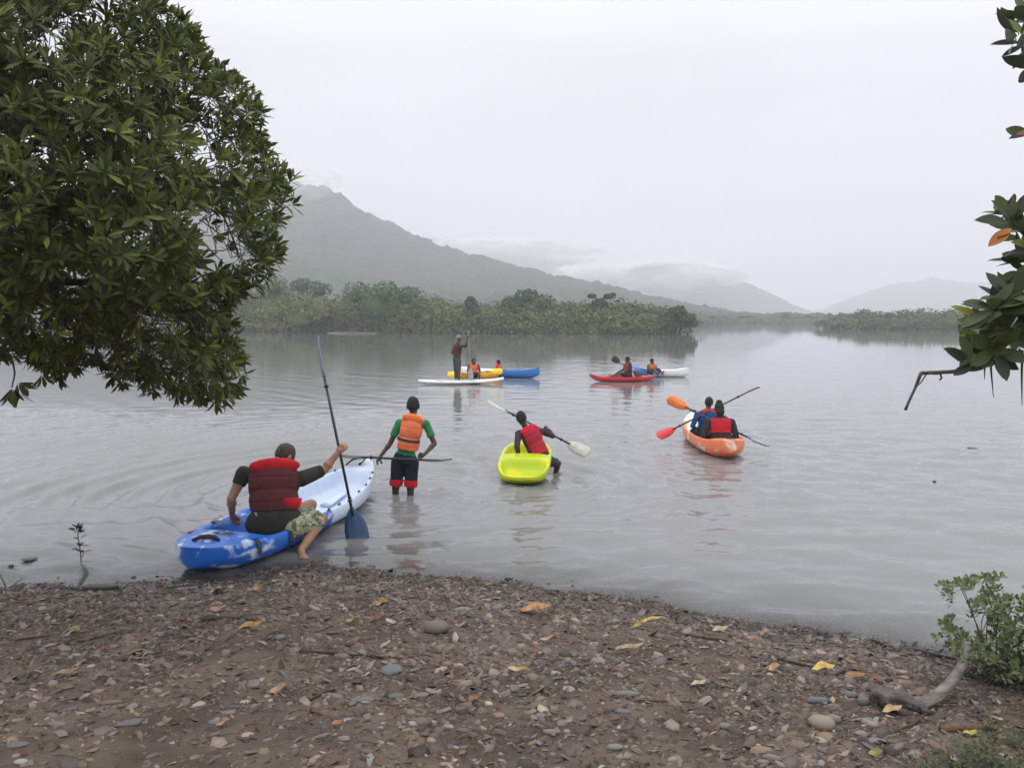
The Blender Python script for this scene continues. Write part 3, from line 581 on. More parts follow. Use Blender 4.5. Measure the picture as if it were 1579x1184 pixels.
# ---- low ground cover, bottom right
rg = np.random.default_rng(44); pts = []
while len(pts) < 900:
    a, b = rg.uniform(1370, 1700), rg.uniform(1085, 1300)
    if (a - 1370) / 210 + (b - 1085) / 110 > 1.0 + .5 * rg.random() and vn(a / 22., b / 22., 9) > .3: p_ = B(a, b); pts.append([p_.x, p_.y, p_.z + abs(rg.normal(scale=.02)) + .005])
pts = np.array(pts); Mg = rosettes(pts, rg.normal(scale=.3, size=pts.shape) + [0, 0, 1], (4, 6), (35, 85), (.018, .034), rg); g = Geo(); V, Q, T = leaf_tpl(1, .5, .6, .2, .1, 2)
for M in Mg: g.add((M[:3, :3] @ V.T).T + M[:3, 3], Q, T, np.array([(.055, .075, .03), (.08, .1, .04), (.045, .06, .03), (.1, .11, .05)][int(rg.integers(4))]))
tag(link('ground_cover', g.mesh(), leafm), kind='stuff', label='low green creeping plants on the ground at the bottom right')
# ------------------------------------------------------------------ beach stones
def flakes(C, size, th, rg, k=5, tilt=.33, asp=(.22, .75)):
    n = len(C); a = np.linspace(0, 2 * np.pi, k, endpoint=False)[None] + rg.uniform(-.35, .35, (n, k)); r = rg.uniform(.72, 1.12, (n, k)) * size[:, None]
    e = rg.uniform(*asp, (n, 1)); x = r * np.cos(a); y = r * np.sin(a) * e; yaw = rg.normal(0, .55, (n, 1)); X = x * np.cos(yaw) - y * np.sin(yaw); Y = x * np.sin(yaw) + y * np.cos(yaw)
    tx = rg.normal(0, tilt, (n, 1)); ty = rg.normal(0, tilt, (n, 1)); z = X * tx + Y * ty
    bot = np.stack([X, Y, z - th[:, None] * 1.2], -1); top = np.stack([X * .8, Y * .8, z * .8 + th[:, None] * rg.uniform(.7, 1.2, (n, k))], -1)
    V = np.concatenate([bot, top], 1) + C[:, None]; o = (np.arange(n) * 2 * k)[:, None, None]; i = np.arange(k); j = (i + 1) % k
    Q = np.stack([i, j, j + k, i + k], -1)[None] + o; Tp = (np.arange(k) + k)[None, None] + o
    return V.reshape(-1, 3), Q.reshape(-1, 4), Tp.reshape(-1, k)
rg = np.random.default_rng(51); NF = 72000
ys = rg.uniform(2.1, 8.3, NF * 2); xs = rg.uniform(-1, 1, NF * 2) * (ys * .72 + 1.2); sgn = np.interp(xs, _s[:, 0], _s[:, 1]) - ys
dn = fbm(xs * 1.3, ys * 1.6, 61, 4); pr = np.clip(.45 + 1.5 * (dn - .28), .3, 1) * np.where(sgn < 0, np.exp(sgn * 3.5), 1) * (.62 + .38 * np.clip(1.4 - sgn / 2.5, 0, 1))
left_bare = np.exp(-((xs + 1.6) / 1.3) ** 2 - ((ys - 3.1) / .8) ** 2); pr *= 1 - .75 * left_bare
m_ = rg.random(len(xs)) < pr; xs, ys = xs[m_][:NF], ys[m_][:NF]; n = len(xs)
sz = np.clip(np.exp(rg.normal(-4.3, .6, n)), .005, .060); zz = gz(xs, ys)
Cc = np.stack([xs, ys, zz + sz * .12], -1)
PAL = np.array([(.25, .225, .22), (.17, .155, .165), (.11, .088, .075), (.20, .15, .12), (.34, .31, .295), (.085, .075, .08), (.14, .10, .08), (.27, .20, .155), (.06, .045, .036), (.44, .40, .37)])
ci = rg.choice(len(PAL), n, p=[.17, .15, .14, .1, .08, .1, .11, .06, .07, .02]); cc = PAL[ci] * rg.uniform(.42, .98, (n, 1)) * np.array([1.07, .97, .87])
V, Q, T = flakes(Cc, sz, sz * rg.uniform(.07, .2, n), rg)
stone_m = mat('slate_stone', (1, 1, 1), (.72, .7, .68), rough=.6, scale=30, bump=.002, bscale=90, attr='col', lo=.3, hi=.7)
t = stone_m.node_tree; bsd = t.nodes['Principled BSDF']; gp = t.nodes.new('ShaderNodeNewGeometry'); sx = t.nodes.new('ShaderNodeSeparateXYZ'); t.links.new(gp.outputs['Position'], sx.inputs[0])
wr_ = t.nodes.new('ShaderNodeMapRange'); wr_.inputs[1].default_value = .02; wr_.inputs[2].default_value = .14; wr_.inputs[3].default_value = .25; wr_.inputs[4].default_value = .62
t.links.new(sx.outputs[2], wr_.inputs[0]); t.links.new(wr_.outputs[0], bsd.inputs['Roughness'])
wet(stone_m)
tag(link('gravel', arr_mesh('gravel', V, [Q, T], cols=np.repeat(cc, 10, 0)), stone_m, smooth=False), kind='stuff', label='dark slate gravel and leaf litter covering the beach')
# twig litter and debris line, stuff
g = Geo()
for i in range(2600):
    x = rg.uniform(-5.5, 4.6); s_ = abs(rg.normal(.0, .35)) - .05 if i % 2 else abs(rg.normal(.5, .9)); y = float(np.interp(x, _s[:, 0], _s[:, 1])) - s_ if i % 3 else rg.uniform(2.2, 6.5)
    z = float(gz(x, y)); a = rg.normal(0, .7); L_ = rg.uniform(.02, .11); v = np.array([math.cos(a), math.sin(a), 0]) * L_
    g.tube([(x, y, z + .01), (x + v[0] * .5, y + v[1] * .5 + rg.normal(0, .006), z + .014), (x + v[0], y + v[1], z + .008)], [.0022, .0025, .0015], seg=4, c=(.8, .7, .6) if i % 4 else (2.2, 1.9, 1.6))
tag(link('twig_litter', g.mesh(), bark), kind='stuff', label='small twigs washed up among the gravel')
g = Geo(); V, Q, T = leaf_tpl(1, .5, .5, .5, -.2, 3)   # scraps of rotting leaves, too many to count
for i in range(1500):
    x = rg.uniform(-5.5, 4.6); y = rg.uniform(2.1, 7.0) if i % 2 else float(np.interp(x, _s[:, 0], _s[:, 1])) - abs(rg.normal(.2, .9))
    z = float(gz(x, y)); a = rg.uniform(0, 6.28); R_ = np.array(Matrix.Rotation(a, 3, 'Z') @ Matrix.Rotation(rg.normal(0, .35), 3, 'X') @ Matrix.Rotation(rg.normal(0, .3), 3, 'Y')) * rg.uniform(.02, .055)
    VV = V.copy(); VV[:, 0] *= rg.uniform(.6, 1.3); g.add((R_ @ VV.T).T + [x, y, z + .012], Q, T, np.array([(.16, .10, .06), (.24, .15, .08), (.10, .065, .045), (.30, .22, .12), (.20, .09, .05), (.13, .11, .06)][int(rg.integers(6))]) * rg.uniform(.7, 1.2))
tag(link('leaf_litter', g.mesh(), mat('rotting_leaf', (1, 1, 1), (.6, .55, .5), rough=.7, scale=30, attr='col')), kind='stuff', label='dull brown scraps of rotting leaves among the gravel')
def stone_mesh(name, k, seed, th=.3, round_=False, col=(1, 1, 1)):
    r = np.random.default_rng(seed); a = np.linspace(0, 2 * np.pi, k, endpoint=False) + r.uniform(-.25, .25, k) * (0 if round_ else 1); ra = r.uniform(.62, 1.15, k) if not round_ else r.uniform(.95, 1.04, k)
    L_ = [(.7, -1), (1, -.3), (1, .25), (.78, .85), (.4, 1.0)] if not round_ else [(.55, -.9), (.95, -.35), (1, .15), (.8, .65), (.42, .93)]
    V = []
    for (s, z) in L_:
        V.append(np.stack([np.cos(a) * ra * s, np.sin(a) * ra * s, np.full(k, z * th) + (r.uniform(-.12, .12, k) * th if not round_ else 0)], -1))
    V = np.concatenate(V); V = np.vstack([V, [0, 0, th * (1.02 if round_ else 1)]]); Q = grid_faces(5, k, True); T = np.array([[4 * k + i, 4 * k + (i + 1) % k, 5 * k] for i in range(k)])
    return arr_mesh(name, V, [Q, T], cols=np.broadcast_to(col, (len(V), 3)))
VAR = [stone_mesh('stone', 5 + i % 2, i, .12, False, PAL[i % 6] * .85) for i in range(14)]
for v in VAR: v.materials.append(stone_m)
for i in range(300):
    while True:
        y = rg.uniform(2.5, 6.9); x = rg.uniform(-.68, .68) * y
        if float(np.interp(x, _s[:, 0], _s[:, 1])) - y > .05 and rg.random() < .35 + y / 12: break
    s = rg.uniform(.016, .040) * (.6 + y / 10); o = bpy.data.objects.new('stone', VAR[int(rg.integers(14))]); COL.objects.link(o); o.parent = ground
    o.location = (x, y, float(gz(x, y)) + s * .22); o.rotation_euler = (rg.normal(0, .18), rg.normal(0, .18), rg.uniform(0, 6.28)); o.scale = (s * rg.uniform(1, 1.6), s * rg.uniform(.4, .75), s)
def stone(label, px, py, wpx, asp, th, col, round_=False, yaw=0., group=None, tilt=0.):
    p = B(px, py); s = wpx / F * p.y / 2; th = th if round_ else th * .75; me = stone_mesh('stone', 14 if round_ else 6 + px % 3, int(px) * 7 + int(py), th, round_, tuple(v * .86 for v in col))
    o = bpy.data.objects.new('stone', me); COL.objects.link(o); me.materials.append(stone_m)
    if round_: me.polygons.foreach_set('use_smooth', [True] * len(me.polygons))
    o.location = (p.x, p.y, p.z + s * th * .75); o.scale = (s, s * asp, s); o.rotation_euler = (tilt, 0, yaw); tag(o, label, 'stone', group or 'larger stones lying on the beach')
for a in [('large blue grey slate slab on the beach straight below the boy', 605, 1037, 44, .75, .32, (.17, .18, .205), False, -.25), ('domed brown stone near the water below the boy', 673, 974, 42, .7, .5, (.20, .165, .15), True),
          ('long flat blue grey slate leaning left of the pinkish stones', 562, 1080, 46, .35, .16, (.18, .19, .21), False, .12), ('grey olive flat stone touching the long blue slate', 612, 1075, 36, .5, .2, (.15, .15, .145), False, 0),
          ('pinkish broken stone right of the flat grey stones', 650, 1074, 26, .7, .3, (.27, .19, .17), False, .3), ('pale grey flat stone just below the waterline at centre', 713, 942, 30, .5, .3, (.24, .24, .25), False, 0),
          ('angular grey stone left of the long orange leaf', 768, 940, 26, .7, .4, (.2, .2, .22), False, .4), ('blue grey chip above the long orange leaf', 798, 935, 20, .6, .35, (.2, .21, .24), False, 0),
          ('mauve upright stone at the middle of the beach', 795, 1064, 26, .9, .4, (.19, .165, .175), False, .2), ('pink stone low at the centre of the beach', 769, 1105, 26, .6, .3, (.34, .2, .2), False, -.2),
          ('brown flat stone right of the pink stone', 832, 1088, 36, .6, .2, (.17, .14, .12), False, 0), ('long pale grey stone on the right half of the beach', 965, 1072, 48, .35, .22, (.22, .21, .205), False, 0),
          ('blue slate chip right of centre at mid beach', 959, 1098, 32, .5, .22, (.16, .185, .215), False, -.3), ('pale oval pebble low right of centre', 948, 1155, 28, .45, .35, (.30, .28, .26), True),
          ('tan broken flat stone below the brown flat stone', 848, 1129, 36, .4, .2, (.27, .22, .18), False, 0), ('round tan cobble in front of the driftwood', 1267, 1122, 42, .72, .55, (.36, .31, .25), True, -.35),
          ('smaller tan cobble tucked behind the round tan one', 1284, 1113, 28, .6, .5, (.28, .25, .2), True, 0), ('long blue grey stone pointing at the driftwood', 1262, 1083, 52, .28, .25, (.17, .18, .21), False, -.1),
          ('purple grey block left of the driftwood foot', 1312, 1074, 20, .9, .6, (.18, .17, .19), False, .2), ('upright olive grey stone leaning against the driftwood foot', 1330, 1086, 26, .8, .7, (.17, .165, .15), False, .5),
          ('grey oval pebble below the upright olive stone', 1336, 1112, 22, .5, .3, (.24, .24, .25), True), ('pale blue flat stone low in front of the driftwood', 1350, 1143, 36, .5, .15, (.22, .25, .26), False, 0),
          ('large grey slate in the lower left of the beach', 201, 1116, 46, .55, .18, (.17, .165, .17), False, .5), ('tan curved stone above the large lower left slate', 205, 1090, 20, .9, .35, (.27, .23, .18), False, .8),
          ('long tan stone left of the tan curved one', 172, 1085, 46, .25, .2, (.22, .18, .14), False, .15), ('wide brown grey stone at mid left', 207, 1053, 32, .6, .2, (.2, .17, .155), False, 0),
          ('flat pale brown stone with a dark shadow under it at left', 288, 1012, 34, .35, .35, (.24, .2, .175), False, 0), ('blue grey stone right of the large yellow leaf', 432, 985, 24, .7, .4, (.19, .2, .22), False, .3),
          ('white pebble at the bottom left edge', 33, 1177, 24, .5, .35, (.5, .48, .45), True), ('large half buried grey stone near the left edge', 24, 1150, 44, .6, .15, (.2, .185, .18), False, 0),
          ('small blocky stone in the gravel right of centre', 833, 1107, 18, .8, .6, (.22, .2, .2), False, .1), ('rounded grey pebble low right of centre', 1117, 1123, 22, .7, .5, (.24, .22, .21), True),
          ('long buff pebble at the lower right', 1190, 1172, 32, .35, .35, (.29, .25, .2), True, -.3), ('second buff pebble just left of the long buff one', 1176, 1177, 22, .5, .35, (.27, .24, .2), True),
          ('low mound of wet dark rock at the waterline left of the kayak', 155, 908, 60, .40, .16, (.05, .045, .042), True), ('dark wet stone poking from the water below the blue stern', 206, 893, 10, .8, .8, (.04, .04, .04), False),
          ('small black stone in the shallows at right of centre', 1012, 924, 12, .8, .7, (.04, .04, .04), False), ('tiny black stone standing in the water off the right beach', 1124, 945, 7, .9, .9, (.04, .04, .04), False)]:
    stone(*a)
# ------------------------------------------------------------------ fallen leaves
litter = mat('fallen_leaf', (.95, .95, .95), (.45, .34, .26), rough=.6, scale=26, attr='col', lo=.42, hi=.62, rnd=.0)
def fallen(label, px, py, wpx, asp, yaw, col, curl=.25):
    p = B(px, py); L_ = wpx / F * p.y; r = random.Random(px * 3 + py)
    V, Q, T = leaf_tpl(1, asp, .5, .5, -curl, 5); V = V.copy(); V[:, 1] -= .5; V[:, 2] += curl * .0 + .05 + .10 * np.sin(V[:, 1] * 7 + r.random() * 6) * np.abs(V[:, 0]) * 4 + curl * (V[:, 1]) ** 2
    # leaf length lies across the view: +Y of the template turned to +X, then yaw
    Rm = np.array(Matrix.Rotation(-math.pi / 2 + yaw, 3, 'Z')); up_ = Matrix.Rotation(r.uniform(.05, .3), 3, 'X')
    V = (np.array(up_) @ (Rm @ V.T)).T * L_
    col = tuple(v * .8 for v in col)
    me = arr_mesh('fallen_leaf', V, [Q, T], cols=np.broadcast_to(col, (len(V), 3))); o = link('fallen_leaf', me, litter); o.location = p + Vector((0, 0, .012)); tag(o, label, 'leaf', 'fallen leaves on the beach')
Y_, O_, T_, P_, R_ = (.40, .26, .07), (.27, .125, .055), (.22, .16, .105), (.30, .28, .15), (.17, .075, .05)
for a in [('large golden yellow leaf on the beach below the blue kayak', 386, 974, 42, .45, .2, Y_), ('pale yellow green leaf at the left of the beach', 113, 981, 24, .8, .3, P_), ('small yellow green leaf just below the blue hull', 333, 915, 20, .8, 0, P_),
          ('small yellow leaf right below the bare foot', 397, 912, 18, .8, .3, Y_), ('tan dry leaf between the two small yellow leaves', 352, 926, 26, .4, .2, T_), ('pale pink brown leaf left of the golden leaf', 336, 945, 30, .45, 0, (.42, .28, .2)),
          ('rust brown leaf at the far left edge', 20, 964, 20, .6, .4, R_), ('long light brown leaf at lower left', 103, 1045, 42, .35, .15, (.36, .24, .14)), ('yellow leaf near the water below the standing boy', 589, 935, 20, .8, .2, Y_),
          ('yellow leaf left of the red brown litter', 544, 961, 24, .5, 0, Y_), ('orange leaf beside the yellow one under the boy', 578, 960, 22, .4, .3, O_), ('red brown leaf lying between stones at centre left', 592, 967, 18, .5, -.3, R_),
          ('long orange tan leaf near the waterline at centre', 824, 947, 52, .35, -.1, (.52, .29, .12)), ('curled yellow leaf at mid beach centre', 797, 1038, 34, .3, -.25, (.55, .44, .18)), ('orange brown upright leaf at centre', 730, 1083, 18, .8, .8, O_),
          ('bright orange brown leaf low left of centre', 636, 1145, 26, .5, 0, O_), ('dull orange leaf at the lower left of centre', 520, 1120, 18, .6, .2, (.38, .18, .08)), ('tiny orange leaf right of the low orange brown one', 713, 1166, 14, .6, .3, O_),
          ('long yellow leaf strip near the waterline right of centre', 1000, 965, 44, .28, -.15, (.60, .43, .12)), ('yellow leaf crossed over the long yellow strip', 984, 968, 24, .4, .6, Y_), ('buff dry leaf below the yellow strips', 973, 1006, 44, .3, 0, (.42, .31, .19)),
          ('light orange leaf chip right of centre', 843, 990, 24, .4, .1, (.48, .32, .2)), ('rust leaf left of the light buff one', 932, 996, 14, .6, .3, R_), ('reddish brown leaf low right of centre', 957, 1113, 32, .35, -.1, R_),
          ('pale cream leaf by the waterline at right', 1110, 976, 26, .5, .1, (.5, .42, .3)), ('pinkish red leaf by the dark stick', 1161, 989, 20, .5, -.3, (.45, .2, .17)), ('cream star shaped leaf scrap on the right gravel', 1077, 1060, 26, .5, .2, (.5, .43, .27)),
          ('tan orange leaf left of the bright yellow leaf', 1191, 1035, 24, .6, .1, (.48, .32, .18)), ('bright yellow leaf near the driftwood', 1269, 1038, 36, .6, -.1, (.66, .48, .12)), ('deep orange leaf between yellow leaf and driftwood', 1317, 1049, 32, .4, -.1, (.5, .25, .05)),
          ('orange brown leaf resting on the driftwood foot', 1352, 1053, 20, .8, -.6, O_), ('tan leaf with brown spot in front of the driftwood', 1375, 1102, 34, .5, .15, (.52, .36, .18)), ('lime yellow leaf right of the driftwood twigs', 1496, 1136, 24, .5, -.1, (.42, .42, .05)),
          ('olive yellow leaf at the bottom right', 1349, 1167, 22, .7, 0, (.28, .28, .08)), ('pale pink leaf scrap at the bottom right', 1303, 1168, 18, .5, .5, (.42, .28, .25)), ('salmon leaf scrap at the lower left of centre', 429, 1069, 28, .6, .4, (.42, .27, .2)), ('orange pink curled leaf low at left', 344, 1121, 22, .6, .3, (.4, .24, .15))]:
    fallen(*a)
# ------------------------------------------------------------------ sticks, driftwood, floating scraps
def stick(label, pxs, r, col=(1, 1, 1), cat='stick', name='stick', lift=.012, mm=None, water=False):
    ps = [(G(a, b, .004) if water else B(a, b, lift)) for a, b in pxs]; g = Geo(); g.tube(ps, [r, r * 1.1, r * .9, r * .5], seg=6, n=14, jit=.3, c=col, seed=int(pxs[0][0]))
    tag(recenter(link(name, g.mesh(), mm or bark)), label, cat, 'sticks washed up on the beach' if cat == 'stick' else None)
for a in [('thick dark stick lying below the blue kayak', [(312, 957), (350, 954), (393, 958)], .014, (.9, .8, .75)), ('long thin curved stick across the left beach', [(90, 990), (130, 989), (165, 980), (195, 972)], .008, (1.2, 1.1, 1)),
          ('short dark stick left of the pale yellow leaf', [(24, 987), (50, 984), (78, 981)], .011, (1.5, 1.4, 1.3)), ('long thin dark stick above the large slate slab', [(462, 1006), (520, 1010), (570, 1014), (622, 1018)], .006, (.5, .45, .4)),
          ('thin diagonal stick at lower left of centre', [(466, 1085), (492, 1074), (517, 1060)], .006, (.9, .8, .7)), ('long pale ended stick below the waterline at right', [(1050, 979), (1085, 984), (1145, 993)], .010, (1.4, 1.2, .9)),
          ('dark straight stick left of the bright yellow leaf', [(1185, 1013), (1220, 1023), (1256, 1031)], .009, (.6, .55, .5)), ('short dark stick touching the bright yellow leaf', [(1290, 1043), (1302, 1036), (1313, 1028)], .010, (.5, .45, .42)),
          ('dark wet stick at the waterline left of the bush', [(1340, 989), (1360, 995), (1382, 1003)], .010, (.3, .28, .26)), ('longer dark wet stick at the waterline beside the bush', [(1402, 1003), (1440, 1012), (1475, 1019)], .012, (.35, .32, .3)),
          ('thin grey stick below the tan cobble', [(1290, 1143), (1310, 1160), (1335, 1182)], .005, (1.8, 1.6, 1.4)), ('thin dark twig running from driftwood to lower left', [(1432, 1099), (1410, 1117), (1378, 1132)], .007, (.7, .6, .55)),
          ('thick brown rotten branch right of the driftwood', [(1450, 1128), (1490, 1124), (1535, 1126)], .018, (1.6, 1.1, .8)), ('thin forked stick right of centre near the waterline', [(985, 1083), (1030, 1000 + 84), (1078, 1086)], .004, (.6, .5, .5))]:
    stick(*a)
twg = empty('dead_twig', G(10, 905), 'bare forked twig sticking out of the shallows at the left edge', 'twig')
g = Geo(); d_ = G(10, 905).y; g.tube([P(12, 915, d_), P(6, 898, d_), P(-4, 878, d_)], [.006, .005, .003], seg=5, n=8); g.tube([P(-10, 908, d_), P(15, 905, d_), P(36, 890, d_)], [.006, .005, .0025], seg=5, n=8); g.tube([P(20, 903, d_), P(34, 903, d_)], [.003, .002], seg=4); link('twig_fork', g.mesh(), bark, twg)
dw_m = mat('driftwood', (.24, .215, .21), (.10, .085, .08), rough=.8, scale=9, bump=.012, bscale=40, stretch=(1, 1, 4), attr='col', detail=8)
dp = B(1400, 1092); drift = empty('driftwood', dp, 'curved grey driftwood branch rising from the beach toward the bush', 'driftwood')
g = Geo(); y0 = dp.y
g.tube([P(1412, 1086, y0), P(1432, 1080, y0 + .02), P(1458, 1062, y0 + .08), P(1478, 1036, y0 + .2), P(1490, 1008, y0 + .32), P(1493, 996, y0 + .36)], [.036, .034, .030, .027, .025, .019], seg=12, n=30, jit=.12, seed=3); link('curved_branch', g.mesh(), dw_m, drift)
g = Geo(); g.tube([P(1343, 1058, y0 + .12), P(1362, 1068, y0 + .06), P(1392, 1078, y0), P(1425, 1092, y0 - .03)], [.03, .06, .065, .05], seg=12, n=22, jit=.5, seed=5, c=(.62, .58, .58), flat=.6)
g.tube([P(1348, 1070, y0), P(1380, 1092, y0 - .04), P(1420, 1106, y0 - .08)], [.025, .04, .03], seg=10, n=16, jit=.5, seed=8, c=(.3, .27, .25), flat=.6); link('root_stump', g.mesh(), dw_m, drift)
g = Geo(); g.tube([P(1420, 1095, y0 - .08), P(1445, 1100, y0 - .1), P(1470, 1118, y0 - .14)], [.014, .01, .006], seg=7, n=12, jit=.3, c=(.35, .3, .28)); g.tube([P(1425, 1090, y0 - .05), P(1452, 1078, y0), P(1460, 1072, y0)], [.012, .008, .004], seg=6, n=9, c=(.6, .55, .5)); link('side_root', g.mesh(), dw_m, drift)
dark_scrap = mat('sodden_scrap', (.035, .03, .028), rough=.4)
def scrap(label, px, py, w, h, name='floating_leaf'):
    p = G(px, py, .004); s = w / F * p.y / 2; me = stone_mesh(name, 9, int(px), h, False); o = link(name, me, dark_scrap); o.location = p; o.scale = (s, s * .8, s); tag(o, label, 'floating debris')
scrap('flat dark leaf floating near the left edge by the seedling', 43, 862, 26, .12); scrap('tiny dark scrap floating left of the seedling', 18, 873, 9, .7); scrap('dark leaf floating far out at the right', 1499, 691, 16, .15); scrap('tiny dark speck floating below the other one at right', 1441, 742, 6, .4)
# ------------------------------------------------------------------ plastic and cloth materials
def mottled(name, a, b, scale, thr, a2=None, b2=None, xs_=None):
    """two coloured marbled polyethylene; the mix shifts along the boat's length (object X)"""
    m = mat(name, a, b, rough=.34, scale=scale, lo=thr - .045, hi=thr + .055, bump=.0018, bscale=35, detail=7, stretch=(1, 1.4, 1.4))
    if xs_:
        t = m.node_tree; mr_ = [n for n in t.nodes if n.type == 'MAP_RANGE'][0]; tcn = [n for n in t.nodes if n.type == 'TEX_COORD'][0]
        s = t.nodes.new('ShaderNodeSeparateXYZ'); t.links.new(tcn.outputs['Object'], s.inputs[0])
        q = t.nodes.new('ShaderNodeMapRange'); q.inputs[1].default_value = xs_[0]; q.inputs[2].default_value = xs_[1]; q.inputs[3].default_value = xs_[2]; q.inputs[4].default_value = xs_[3]
        t.links.new(s.outputs[0], q.inputs[0]); ad = t.nodes.new('ShaderNodeMath'); t.links.new(mr_.inputs[0].links[0].from_socket, ad.inputs[0]); t.links.new(q.outputs[0], ad.inputs[1]); t.links.new(ad.outputs[0], mr_.inputs[0])
    return m
black = mat('black_rubber', (.015, .015, .018), rough=.5)
black_shaft = mat('black_shaft', (.02, .02, .024), rough=.35)
# ------------------------------------------------------------------ kayaks
def kayak(label, stern, bow, Bm, h=.24, sheer=.13, c0=-.6, c1=.6, depth=.16, hullm=None, deckm=None, blunt=.5, rocker=.07, tipz=0., roll=0., well=None, zoff=-.05, ns=72, name='kayak', lowstern=0., seats=(), straps=(), ribs=None, handles=(-1, 1), pitch=0.):
    """sit-on-top kayak; stern and bow are ground points (x, y)"""
    S_ = Vector((*stern, 0)); Bw = Vector((*bow, 0)); L_ = (Bw - S_).length; ctr = (S_ + Bw) / 2; yaw = math.atan2(Bw.y - S_.y, Bw.x - S_.x)
    root = empty(name, (ctr.x, ctr.y, zoff), label, 'kayak', 'kayaks on the lake'); root.rotation_euler = (roll, pitch, yaw)
    M = root.matrix_basis if False else Matrix.Translation(root.location) @ root.rotation_euler.to_matrix().to_4x4(); root.matrix_basis = M
    S = np.sin(np.linspace(-1, 1, ns) * math.pi / 2)
    def wid(s): p = 2.4 if s > 0 else 2.4 + blunt * 1.6; e_ = .85 if s > 0 else .85 - blunt * .35; return Bm / 2 * max(1e-4, 1 - abs(s) ** p) ** e_ + .006
    def keel(s): return rocker * abs(s) ** 3.2 + (.15 * max(0, abs(s) - .80) / .20) ** 1.25
    def rim(s): return h + sheer * abs(s) ** 2.4 * (1 if s > 0 else .55) + (tipz * max(0, (s - .7) / .3) ** 1.5 if s > 0 else -lowstern * abs(s) ** 2)
    def rec(s):
        w_ = 0.
        for (a, b) in ((c0, c1),) + (tuple(well) if well else ()): w_ = max(w_, min(1, max(0, (s - a) / .07)) * min(1, max(0, (b - s) / .07)))
        return w_ * w_ * (3 - 2 * w_)
    hv, dv = [], []
    for s in S:
        w = wid(s); k = keel(s); z = rim(s); k = min(k, z - .02); r = rec(s); x = s * L_ / 2
        half = [(0, k), (.45 * w, k + .012), (.8 * w, k + .05 * (z - k) / .24), (.97 * w, k + .42 * (z - k)), (1.0 * w, k + .72 * (z - k)), (1.0 * w, z - .02), (.97 * w, z)]
        hv.append([(x, -a, b) for a, b in half[::-1]] + [(x, a, b) for a, b in half[1:]])
        dp = min(depth, z - k - .02) * r; cr = .035 * (1 - r) * (w / (Bm / 2))
        dh = [(.97 * w, z), (.9 * w, z + .004), (.84 * w, z - .012 * r + cr * .3), (.76 * w, z - dp * .8 + cr * .6), (.68 * w, z - dp + cr * .8), (.3 * w, z - dp * 1.0 + cr), (0, z - dp * .97 + cr)]
        if ribs and ribs[0] < s < ribs[1]: q = .018 * (math.sin(s * L_ / 2 * 2 * math.pi / .13) > 0); dh[3] = (dh[3][0] + q, dh[3][1]); dh[4] = (dh[4][0] + q, dh[4][1]); dh[2] = (dh[2][0] + q * .3, dh[2][1])
        dv.append([(x, -a, b) for a, b in dh] + [(x, a, b) for a, b in dh[:-1][::-1]])
    hv = np.array(hv); dv = np.array(dv)
    hv = np.concatenate([hv[:1] * [1, 0, 1], hv, hv[-1:] * [1, 0, 1]]); dv = np.concatenate([dv[:1] * [1, 0, 1], dv, dv[-1:] * [1, 0, 1]])
    def mk(nm, A, m, flip):
        nr, nc = A.shape[:2]; Fc = grid_faces(nr, nc); Fc = Fc[:, ::-1] if flip else Fc
        V = A.reshape(-1, 3); extra = []
        o = bpy.data.objects.new(nm, arr_mesh(nm, V, [Fc])); COL.objects.link(o); o.data.materials.append(m); o.parent = root
        o.data.polygons.foreach_set('use_smooth', [True] * len(o.data.polygons)); ms = o.modifiers.new('s', 'SUBSURF'); ms.levels = 1; ms.render_levels = 1; return o
    mk('hull', hv, hullm, False); mk('deck', dv, deckm or hullm, True)
    def loc(nm, g, m): me = g.mesh(nm); o = bpy.data.objects.new(nm, me); COL.objects.link(o); me.materials.append(m); o.parent = root; me.polygons.foreach_set('use_smooth', [True] * len(me.polygons)); return o
    for s in handles:
        x = s * L_ / 2 * .93; z = rim(s * .93) + .03; g = Geo(); g.tube([(x - .05, 0, z - .01), (x, 0, z + .03), (x + s * .10, 0, z + .02)], [.006, .006, .006], seg=6, n=8)
        g.tube([(x + s * .1, -.07, z + .015), (x + s * .1, 0, z + .022), (x + s * .1, .07, z + .015)], [.012, .014, .012], seg=8, n=7); loc('carry_handle', g, black)
    for (s, wf) in seats:
        w = wid(s) * wf; z = rim(s) - depth * .95; g = Geo(); x = s * L_ / 2
        n_ = 9; pts_ = [(x - .03, math.sin(a) * w * .8, z + .06 + .14 * math.cos(a) ** .5) for a in np.linspace(-1.5, 1.5, n_)]
        g.tube(pts_, [.025] * n_, seg=8, n=14); g.box(Matrix.Translation((x - .02, 0, z + .08)) @ Matrix.Rotation(-.2, 4, 'Y'), .03, w * 1.5, .14); loc('seat_back', g, black)
    for (s, wb) in straps:
        g = Geo(); pts_ = []
        x = s * L_ / 2; w = wid(s); z = rim(s); ap = [(-1.015, z - .14), (-1.012, z - .02), (-.93, z + .012), (-.82, z + .005), (-.5, z - .0 + .01), (0, z + .045), (.5, z + .01), (.82, z + .005), (.93, z + .012), (1.012, z - .02), (1.015, z - .14)]
        V = []
        for (yy, z_) in ap: V += [(x - wb / 2 + .03 * yy, yy * w, z_ + .004), (x + wb / 2 + .03 * yy, yy * w, z_ + .004)]
        g.add(np.array(V), [[2 * i, 2 * i + 1, 2 * i + 3, 2 * i + 2] for i in range(len(ap) - 1)]); loc('deck_strap', g, black)
    root['L'] = L_
    return root, loc, rim, wid
blue_white = mottled('blue_white_marbled', (.012, .12, .52), (.55, .64, .80), 5.5, .53, xs_=(-.25, .15, -.055, .42))
